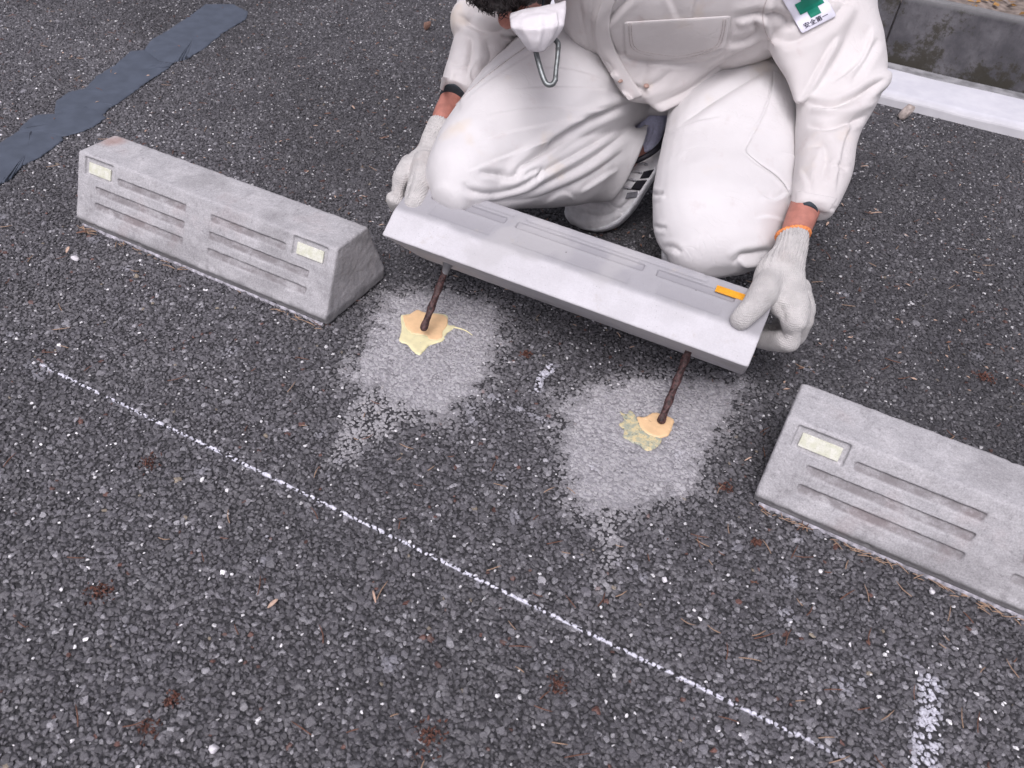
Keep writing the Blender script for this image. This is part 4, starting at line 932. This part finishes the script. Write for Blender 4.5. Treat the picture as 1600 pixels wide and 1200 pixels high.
    folds(gr, [([(1214, 470), (1222, 485), (1226, 505)], .0016, 6, 'v'), ([(1228, 372), (1224, 400), (1222, 430)], .0006, 4, 'v'), ([(1180, 462), (1190, 470), (1205, 474)], .0012, 5, 'v'), ([(1212, 526), (1226, 522), (1240, 527)], .0012, 5, 'v'), ([(1160, 488), (1170, 480), (1180, 478)], .0008, 5, 'v')])
    ribs(gr, at(1240, 366, 1.236), at(1228, 432, 1.20), 26, .0011)
    go = add('glove', gr, 'glove'); go['label'] = 'knitted glove with an orange cuff edge gripping the right end of the block'
    rb = []
    for i in range(60):
        t = 2*math.pi*i/60; rb.append(at(1239, 367.5, 1.238)+RT*.0236*math.cos(t)+(FWD*.75-UP*.3)*.0265*math.sin(t)+UP*(.0008*math.sin(i*2.3)))
    V, F = tube_vf(rb+[rb[0]], .0042, n=8, sub=1, cap=(0, 0)); me = mesh_np('cuff_edge', V, F); crumple(me, .0012, 300); link('cuff_edge', me, M['orange'], go, True)
    palmL = pxloft([(672, 186, 710, 200, 1.42, .046), (661, 210, 700, 226, 1.41, .046), (650, 234, 690, 250, 1.395, .046), (630, 254, 682, 270, 1.375, .044), (632, 268, 672, 282, 1.365, .036)], cap=(0, .5), pw=.92)
    thumbL = tube_vf([at(664, 254, 1.365), at(658, 280, 1.335), at(651, 304, 1.317), at(647, 319, 1.308)], [.022, .0205, .0195, .0175], n=18)
    fL = [tube_vf([at(641, 262, 1.37), at(628, 288, 1.355), at(620, 308, 1.352), at(622, 320, 1.385), at(638, 322, 1.42)], [.020, .0185, .0175, .016, .015], n=16),
          tube_vf([at(640, 256, 1.39), at(630, 278, 1.39), at(625, 294, 1.405), at(632, 304, 1.44)], [.017, .016, .015, .014], n=16),
          tube_vf([at(648, 250, 1.41), at(638, 270, 1.42), at(636, 284, 1.45)], [.015, .015, .014], n=16),
          tube_vf([at(652, 246, 1.425), at(645, 260, 1.445), at(645, 272, 1.47)], [.015, .014, .013], n=16)]
    gl = blend([palmL, thumbL]+fL, .0020, 14, 'glove')
    folds(gl, [([(646, 268), (638, 290), (632, 312)], .003, 5, 'v'), ([(676, 205), (664, 235)], .0006, 4, 'v')])
    ribs(gl, at(690, 188, 1.42), at(674, 228, 1.40), 24, .0010)
    go = add('glove', gl, 'glove'); go['label'] = 'knitted glove gripping the left end of the block'
    # --- shoe, sole, sock
    def shoe(mir):
        S = [(884, 326, 902, 352, 1.70, .030), (884, 312, 915, 358, 1.695, .046), (894, 300, 940, 361, 1.685, .056), (915, 285, 967, 351, 1.675, .062), (940, 268, 990, 328, 1.665, .068), (957, 250, 1006, 303, 1.655, .074),
             (972, 234, 1022, 278, 1.65, .078), (985, 215, 1036, 254, 1.65, .078), (994, 198, 1044, 232, 1.655, .074), (1002, 188, 1048, 212, 1.66, .06)]
        return S
    S = shoe(0)
    up = blend([pxloft(S, cap=(.7, .4), pw=.9)], .003, 3, 'shoe')
    folds(up, [([(905, 330), (940, 338), (975, 322), (992, 300)], .003, 4, 'v'), ([(890, 312), (925, 318), (960, 326), (978, 334)], .003, 5, 'v'), ([(925, 305), (955, 322), (975, 336)], .0025, 4, 's')])
    sh = add('shoe', up, 'shoe')
    soleS = []
    for (lx, ly, rx, ry, d, th) in S:
        v = np.array([rx-lx, ry-ly], float); v /= np.linalg.norm(v)
        soleS.append((rx-v[0]*13, ry-v[1]*13, rx+v[0]*1.5, ry+v[1]*1.5, d+.012, th*1.05))
    link('sole', blend([pxloft(soleS, cap=(.6, .6), pw=.8)], .0028, 2, 'sole'), M['sole'], sh, True)
    sb = BVHTree.FromPolygons([tuple(v.co) for v in up.vertices], [tuple(p.vertices) for p in up.polygons])
    def decal(name, c4, mat, n=6, m=8, lift=.0016):
        g_ = bil(c4, n, m); V = [tuple(on(x, y, lift, sb)) for r_ in g_ for x, y in r_]; F = [(i*m+j_, i*m+j_+1, (i+1)*m+j_+1, (i+1)*m+j_) for i in range(n-1) for j_ in range(m-1)]
        me = modmesh(mesh_np(name, V, F), [('SOLIDIFY', dict(thickness=.0012, offset=0))], name); return link(name, me, M[mat], sh, True)
    decal('side_stripe', [(1006, 268), (1029, 263), (1021, 277), (1000, 279)], 'black'); decal('side_stripe', [(995, 282), (1018, 281), (1004, 298), (985, 296)], 'black')
    decal('side_stripe', [(980, 301), (996, 299), (998, 308), (977, 311)], 'stripegrey')
    for k in range(4):
        x, y = 997-k*9.0, 256+k*12.5
        V, F = tube_vf([on(x-6, y+3, .003, sb), on(x, y-1, .0055, sb), on(x+8, y-1, .004, sb), on(x+14, y+1,   .002, sb)], .0022, n=6, sub=3); link('lace', mesh_np('lace', V, F), M['lace'], sh, True)
        link('eyelet', mesh_np('eyelet', *ell_vf(on(x+11, y+1, .002, sb), [RT*.0022, UP*.0022, FWD*.0012], 8, 6)), M['black'], sh, True)
    rb = [at(*q) for q in ((984, 243, 1.585), (992, 251, 1.575), (1006, 246, 1.57), (1022, 236, 1.572), (1034, 224, 1.585), (1043, 208, 1.60), (1046, 192, 1.62))]
    V, F = tube_vf(rb, [.0045, .0065, .0055, .0055, .006, .007, .006], n=12, sub=5); link('collar', mesh_np('collar', V, F), M['black'], sh, True)
    sk = blend([pxloft([(1004, 168, 1046, 176, 1.61, .05), (996, 190, 1042, 192, 1.605, .066), (984, 215, 1037, 210, 1.612, .06), (978, 244, 1030, 226, 1.62, .05)], cap=(0, .3))], .003, 2, 'sock')
    folds(sk, [([(1012, 190), (1008, 215), (996, 238)], .0012, 3, 'v'), ([(1024, 190), (1020, 212), (1008, 234)], .0012, 3, 'v'), ([(1003, 196), (998, 220), (992, 238)], .001, 3, 'v')])
    add('sock', sk, 'sock')
    # second shoe stands flat below the other knee, mostly hidden
    S2 = [(W(-.25, 1.36, .022), RT*.030, W(0, 0, .020)), (W(-.265, 1.40, .030), RT*.044, W(0, 0, .028)), (W(-.285, 1.46, .04), RT*.046, W(0, 0, .038)), (W(-.30, 1.53, .05), RT*.038, W(0, 0, .048)), (W(-.31, 1.60, .05), RT*.036, W(0, 0, .048))]
    s2 = add('shoe', blend([wl(S2, cap=(.8, .4))], .004, 3, 'shoe'), 'shoe')
    link('sole', blend([wl([(c+W(0, 0, -c[2]+.009), a*1.08, W(0, 0, .009)) for c, a, b in S2], cap=(.6, .6), pw=.7)], .003, 2, 'sole'), M['sole'], s2, True)
    # hanging carabiner (hangs from the neck cord: a thing of its own)
    ct = empty('carabiner', at(858, 100, 1.18)); tag(ct, 'grey metal carabiner hanging below the white mask', 'carabiner')
    dd = 1.175
    P = [(836, 74), (840, 92), (845, 110), (849, 122), (853, 130), (858, 132.5), (864, 131), (868, 124)]
    V, F = tube_vf([at(x, y, dd) for x, y in P], .0041, n=12, sub=4); link('hook_body', mesh_np('hook_body', V, F), M['steel'], ct, True)
    P = [(868, 122), (869, 108), (871, 92), (872, 78)]
    V, F = tube_vf([at(x, y, dd) for x, y in P], [.0038, .0036, .0036, .0037], n=12, sub=4); link('gate', mesh_np('gate', V, F), M['steel'], ct, True)
    P = [(872, 76), (872, 68), (867, 62), (858, 58), (846, 58), (838, 62), (836, 74)]
    V, F = tube_vf([at(x, y, dd+.004) for x, y in P], .0041, n=12, sub=4); link('hook_top', mesh_np('hook_top', V, F), M['steel'], ct, True)
    for px, py in ((868.5, 119), (872, 77)):
        link('hinge_pin', mesh_np('hinge_pin', *ell_vf(at(px, py, dd-.003), [RT*.0018, UP*.0018, FWD*.0015], 10, 8)), M['steel'], ct, True)
    V, F = tube_vf([at(850, 60, dd+.004), at(846, 20, 1.22), at(858, -40, 1.27)], .002, n=8, sub=4); link('cord', mesh_np('cord', V, F), M['cuff'], ct, True)

# ------------------------------------------------------------------ materials
def cloth(name, col, col2, dirt, weave=1500, stain=.25, bump=.25):
    s = NT(name); p = s.tc.outputs['Object']
    n = s.noise(p, 5, 4); n2 = s.noise(p, 30, 4, .6)
    c = s.mix(s.ramp(n, .35, .65), col, col2); c = s.mix(s.math('MULTIPLY', s.ramp(n2, .58, .8), stain), c, dirt)
    n3 = s.noise(p, 11, 3, .5); c = s.mix(s.math('MULTIPLY', s.ramp(n3, .62, .78), stain*1.1), c, (.66, .52, .34))
    wv = s.n('ShaderNodeTexWave'); s.l(s.mapv(p, (1, 1, 1), (.3, .2, .7)), wv.inputs['Vector']); wv.inputs['Scale'].default_value = weave/4; wv.inputs['Distortion'].default_value = 1.5
    n4 = s.noise(p, 130, 4, .6); fine = s.noise(p, 900, 3, .6)
    h = s.math('ADD', s.math('MULTIPLY', wv.outputs['Fac'], .12), s.math('ADD', s.math('MULTIPLY', n4, .9), s.math('MULTIPLY', fine, .25)))
    b1 = s.bump(h, bump, .0016)
    cn = s.noise(s.mapv(p, (1, 1.6, .8), (.5, .3, .2)), 16, 3, .5, .8); cr = s.math('ABSOLUTE', s.math('SUBTRACT', cn, .5)); cr = s.math('SUBTRACT', 1., s.ramp(cr, 0, .035))
    cr = s.math('MULTIPLY', cr, s.ramp(s.noise(p, 6, 2), .45, .62))
    return s.done(c, .95, s.bump(s.math('MULTIPLY', cr, -1.0), .22, .0014, b1), .15, Sheen_Weight=.08)
def materials():
    M['mortar'] = mortar_mat()
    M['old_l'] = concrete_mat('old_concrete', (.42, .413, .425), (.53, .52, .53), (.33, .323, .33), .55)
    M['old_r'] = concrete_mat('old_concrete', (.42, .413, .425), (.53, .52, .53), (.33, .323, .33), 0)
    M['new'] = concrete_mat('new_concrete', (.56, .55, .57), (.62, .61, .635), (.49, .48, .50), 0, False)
    M['refl_w'] = reflector_mat('reflector_cream', (.66, .67, .53), (.80, .80, .72)); M['refl_o'] = reflector_mat('reflector_orange', (.72, .30, .01), (.85, .40, .02))
    M['grout'] = simple('grout', (.36, .35, .385), .9, .2, 90, .5, .6)
    M['rust'] = simple('rusty_steel', (.060, .028, .027), .55, .5, 260, .8, 1.0)
    M['resin_y'] = simple('resin_yellow', (.78, .72, .44), .35, .5, 60, .08, .15)
    M['resin_p'] = simple('resin_peach', (.82, .56, .32), .32, .5, 60, .08, .15)
    s = NT('resin_mottled'); p = s.geo.outputs['Position']
    c = s.mix(s.ramp(s.noise(p, 90, 5, .7), .40, .60), (.68, .58, .34), (.36, .39, .32)); c = s.mix(s.ramp(s.noise(p, 260, 4), .60, .70), c, (.10, .12, .10)); M['resin_g'] = s.done(c, .5, None, .5)
    M['seal'] = simple('slate_sealant', (.080, .095, .125), .7, .3, 25, .12, .25)
    M['needle'] = simple('needle_red', (.16, .075, .05), .7); M['needle2'] = simple('needle_straw', (.34, .23, .16), .7)
    M['moss'] = simple('dead_moss', (.12, .060, .048), .95, .1, 200, .5, .5)
    M['leaf_l'] = simple('pale_leaf', (.52, .37, .29), .75, .3, 120, .25); M['leaf_d'] = simple('brown_leaf', (.20, .11, .08), .8, .3, 120, .3)
    M['chunk'] = simple('pale_rock', (.42, .36, .33), .9, .3, 70, .35, .6); M['brownstone'] = simple('brown_rock', (.22, .13, .10), .9, .3, 90, .3, .6); M['whitestone'] = simple('white_rock', (.75, .73, .76), .7, .4, 90, .1, .4)
    s = NT('white_kerb_paint'); p = s.geo.outputs['Position']
    n = s.noise(p, 14, 5, .6); n2 = s.noise(s.mapv(p, (1, 2.5, 1), (0, 0, .6)), 26, 3, .5)
    c = s.mix(s.ramp(n, .35, .7), (.60, .60, .65), (.68, .68, .72)); c = s.mix(s.ramp(n2, .74, .80), c, (.18, .18, .2))
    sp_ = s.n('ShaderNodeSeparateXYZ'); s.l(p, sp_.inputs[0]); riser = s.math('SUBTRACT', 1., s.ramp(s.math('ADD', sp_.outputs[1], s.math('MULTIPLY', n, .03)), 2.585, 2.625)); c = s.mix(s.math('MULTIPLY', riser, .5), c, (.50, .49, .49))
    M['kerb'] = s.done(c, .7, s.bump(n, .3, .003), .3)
    M['kerbgrey'] = simple('bare_concrete', (.27, .27, .28), .9, .2, 25, .35, .5)
    s = NT('mossy_wall'); p = s.geo.outputs['Position']
    n = s.noise(p, 9, 6, .65); n2 = s.noise(s.mapv(p, (1, 1, .5)), 60, 5, .7); n3 = s.noise(p, 11, 7, .8)
    c = s.mix(s.ramp(n, .3, .7), (.075, .073, .080), (.165, .16, .17)); c = s.mix(s.math('MULTIPLY', s.ramp(n2, .5, .7), .5), c, (.06, .06, .062))
    sp_ = s.n('ShaderNodeSeparateXYZ'); s.l(p, sp_.inputs[0]); low = s.math('SUBTRACT', 1., s.ramp(sp_.outputs[2], .03, .16)); mm = s.math('MULTIPLY', s.ramp(s.math('ADD', n3, s.math('MULTIPLY', low, .13)), .56, .66), .8)
    c = s.mix(mm, c, (.042, .038, .026)); top = s.ramp(sp_.outputs[2], .206, .222); c = s.mix(s.math('MULTIPLY', top, .6), c, (.26, .26, .26))
    M['wall'] = s.done(c, .95, s.bump(s.math('ADD', n2, n), .6, .004), .2)
    M['soil'] = simple('tan_soil', (.24, .20, .175), .95, .1, 30, .4, .8)
    M['litter'] = simple('yellow_leaves', (.36, .20, .07), .8, .2, 8, .5)
    M['trouser'] = cloth('trouser_cotton', (.63, .612, .612), (.695, .678, .68), (.50, .42, .40), stain=.30)
    M['jacket'] = cloth('jacket_cotton', (.60, .568, .56), (.67, .643, .636), (.46, .36, .34), stain=.30)
    M['badge'] = simple('badge_white', (.72, .71, .80), .6, .3, 50, .04); M['green'] = simple('badge_green', (.006, .20, .13), .6, .3, 50, .1); M['ink'] = simple('badge_ink', (.03, .025, .05), .7, .3, 50, .1)
    M['button'] = simple('button_brown', (.34, .22, .18), .5, .5, 80, .2)
    M['stitch'] = simple('stitching', (.50, .45, .44), .9, .1, 300, .2)
    M['cuff'] = simple('inner_cuff', (.045, .055, .065), .9, .2, 200, .2, .5)
    M['skin'] = simple('skin', (.42, .175, .135), .5, .4, 90, .12, .25); M['hair'] = simple('dark_hair', (.018, .011, .011), .5, .5, 120, .5)
    M['mask'] = cloth('mask_cloth', (.74, .71, .73), (.78, .75, .77), (.66, .62, .64), stain=.1)
    s = NT('knitted_cotton'); p = s.tc.outputs['Object']; n = s.noise(p, 35, 4); wv = s.n('ShaderNodeTexWave'); s.l(p, wv.inputs['Vector']); wv.inputs['Scale'].default_value = 120; wv.inputs['Distortion'].default_value = 3; wv.inputs['Detail'].default_value = 2
    w2 = s.n('ShaderNodeTexWave', bands_direction='Z'); s.l(p, w2.inputs['Vector']); w2.inputs['Scale'].default_value = 100; w2.inputs['Distortion'].default_value = 3
    c = s.mix(s.ramp(n, .3, .7), (.46, .445, .435), (.57, .552, .535)); c = s.mix(s.math('MULTIPLY', s.ramp(s.noise(p, 18, 3), .55, .75), .4), c, (.46, .40, .37))
    h = s.math('ADD', s.math('MULTIPLY', wv.outputs['Fac'], .5), s.math('ADD', s.math('MULTIPLY', w2.outputs['Fac'], .5), s.noise(p, 700, 3)))
    M['glove'] = s.done(c, .95, s.bump(h, .7, .0012), .1, Sheen_Weight=.15)
    M['orange'] = simple('orange_yarn', (.85, .28, .10), .9, .2, 300, .3, .5)
    M['shoe'] = simple('shoe_leather', (.80, .79, .80), .6, .4, 60, .12, .3); M['sole'] = simple('shoe_sole', (.70, .70, .72), .7, .3, 60, .15, .2)
    M['black'] = simple('shoe_black', (.016, .015, .022), .6, .4, 80, .3); M['stripegrey'] = simple('shoe_grey', (.20, .20, .22), .6, .4, 80, .3); M['lace'] = simple('lace', (.55, .55, .58), .9, .2, 200, .2, .4)
    M['sock'] = simple('sock_cotton', (.60, .61, .78), .95, .1, 200, .1, .4); M['steel'] = simple('worn_steel', (.20, .215, .215), .45, .5, 150, .25, .2, .75)

materials()
build_ground()
kerb_and_wall()
mortar(PATCH_L, 'pale grey cement smear around the left anchor pin'); mortar(PATCH_R, 'pale grey cement smear around the right anchor pin')
build_blocks()
resin(); sealant(); litter()
person()
bpy.context.view_layer.update()
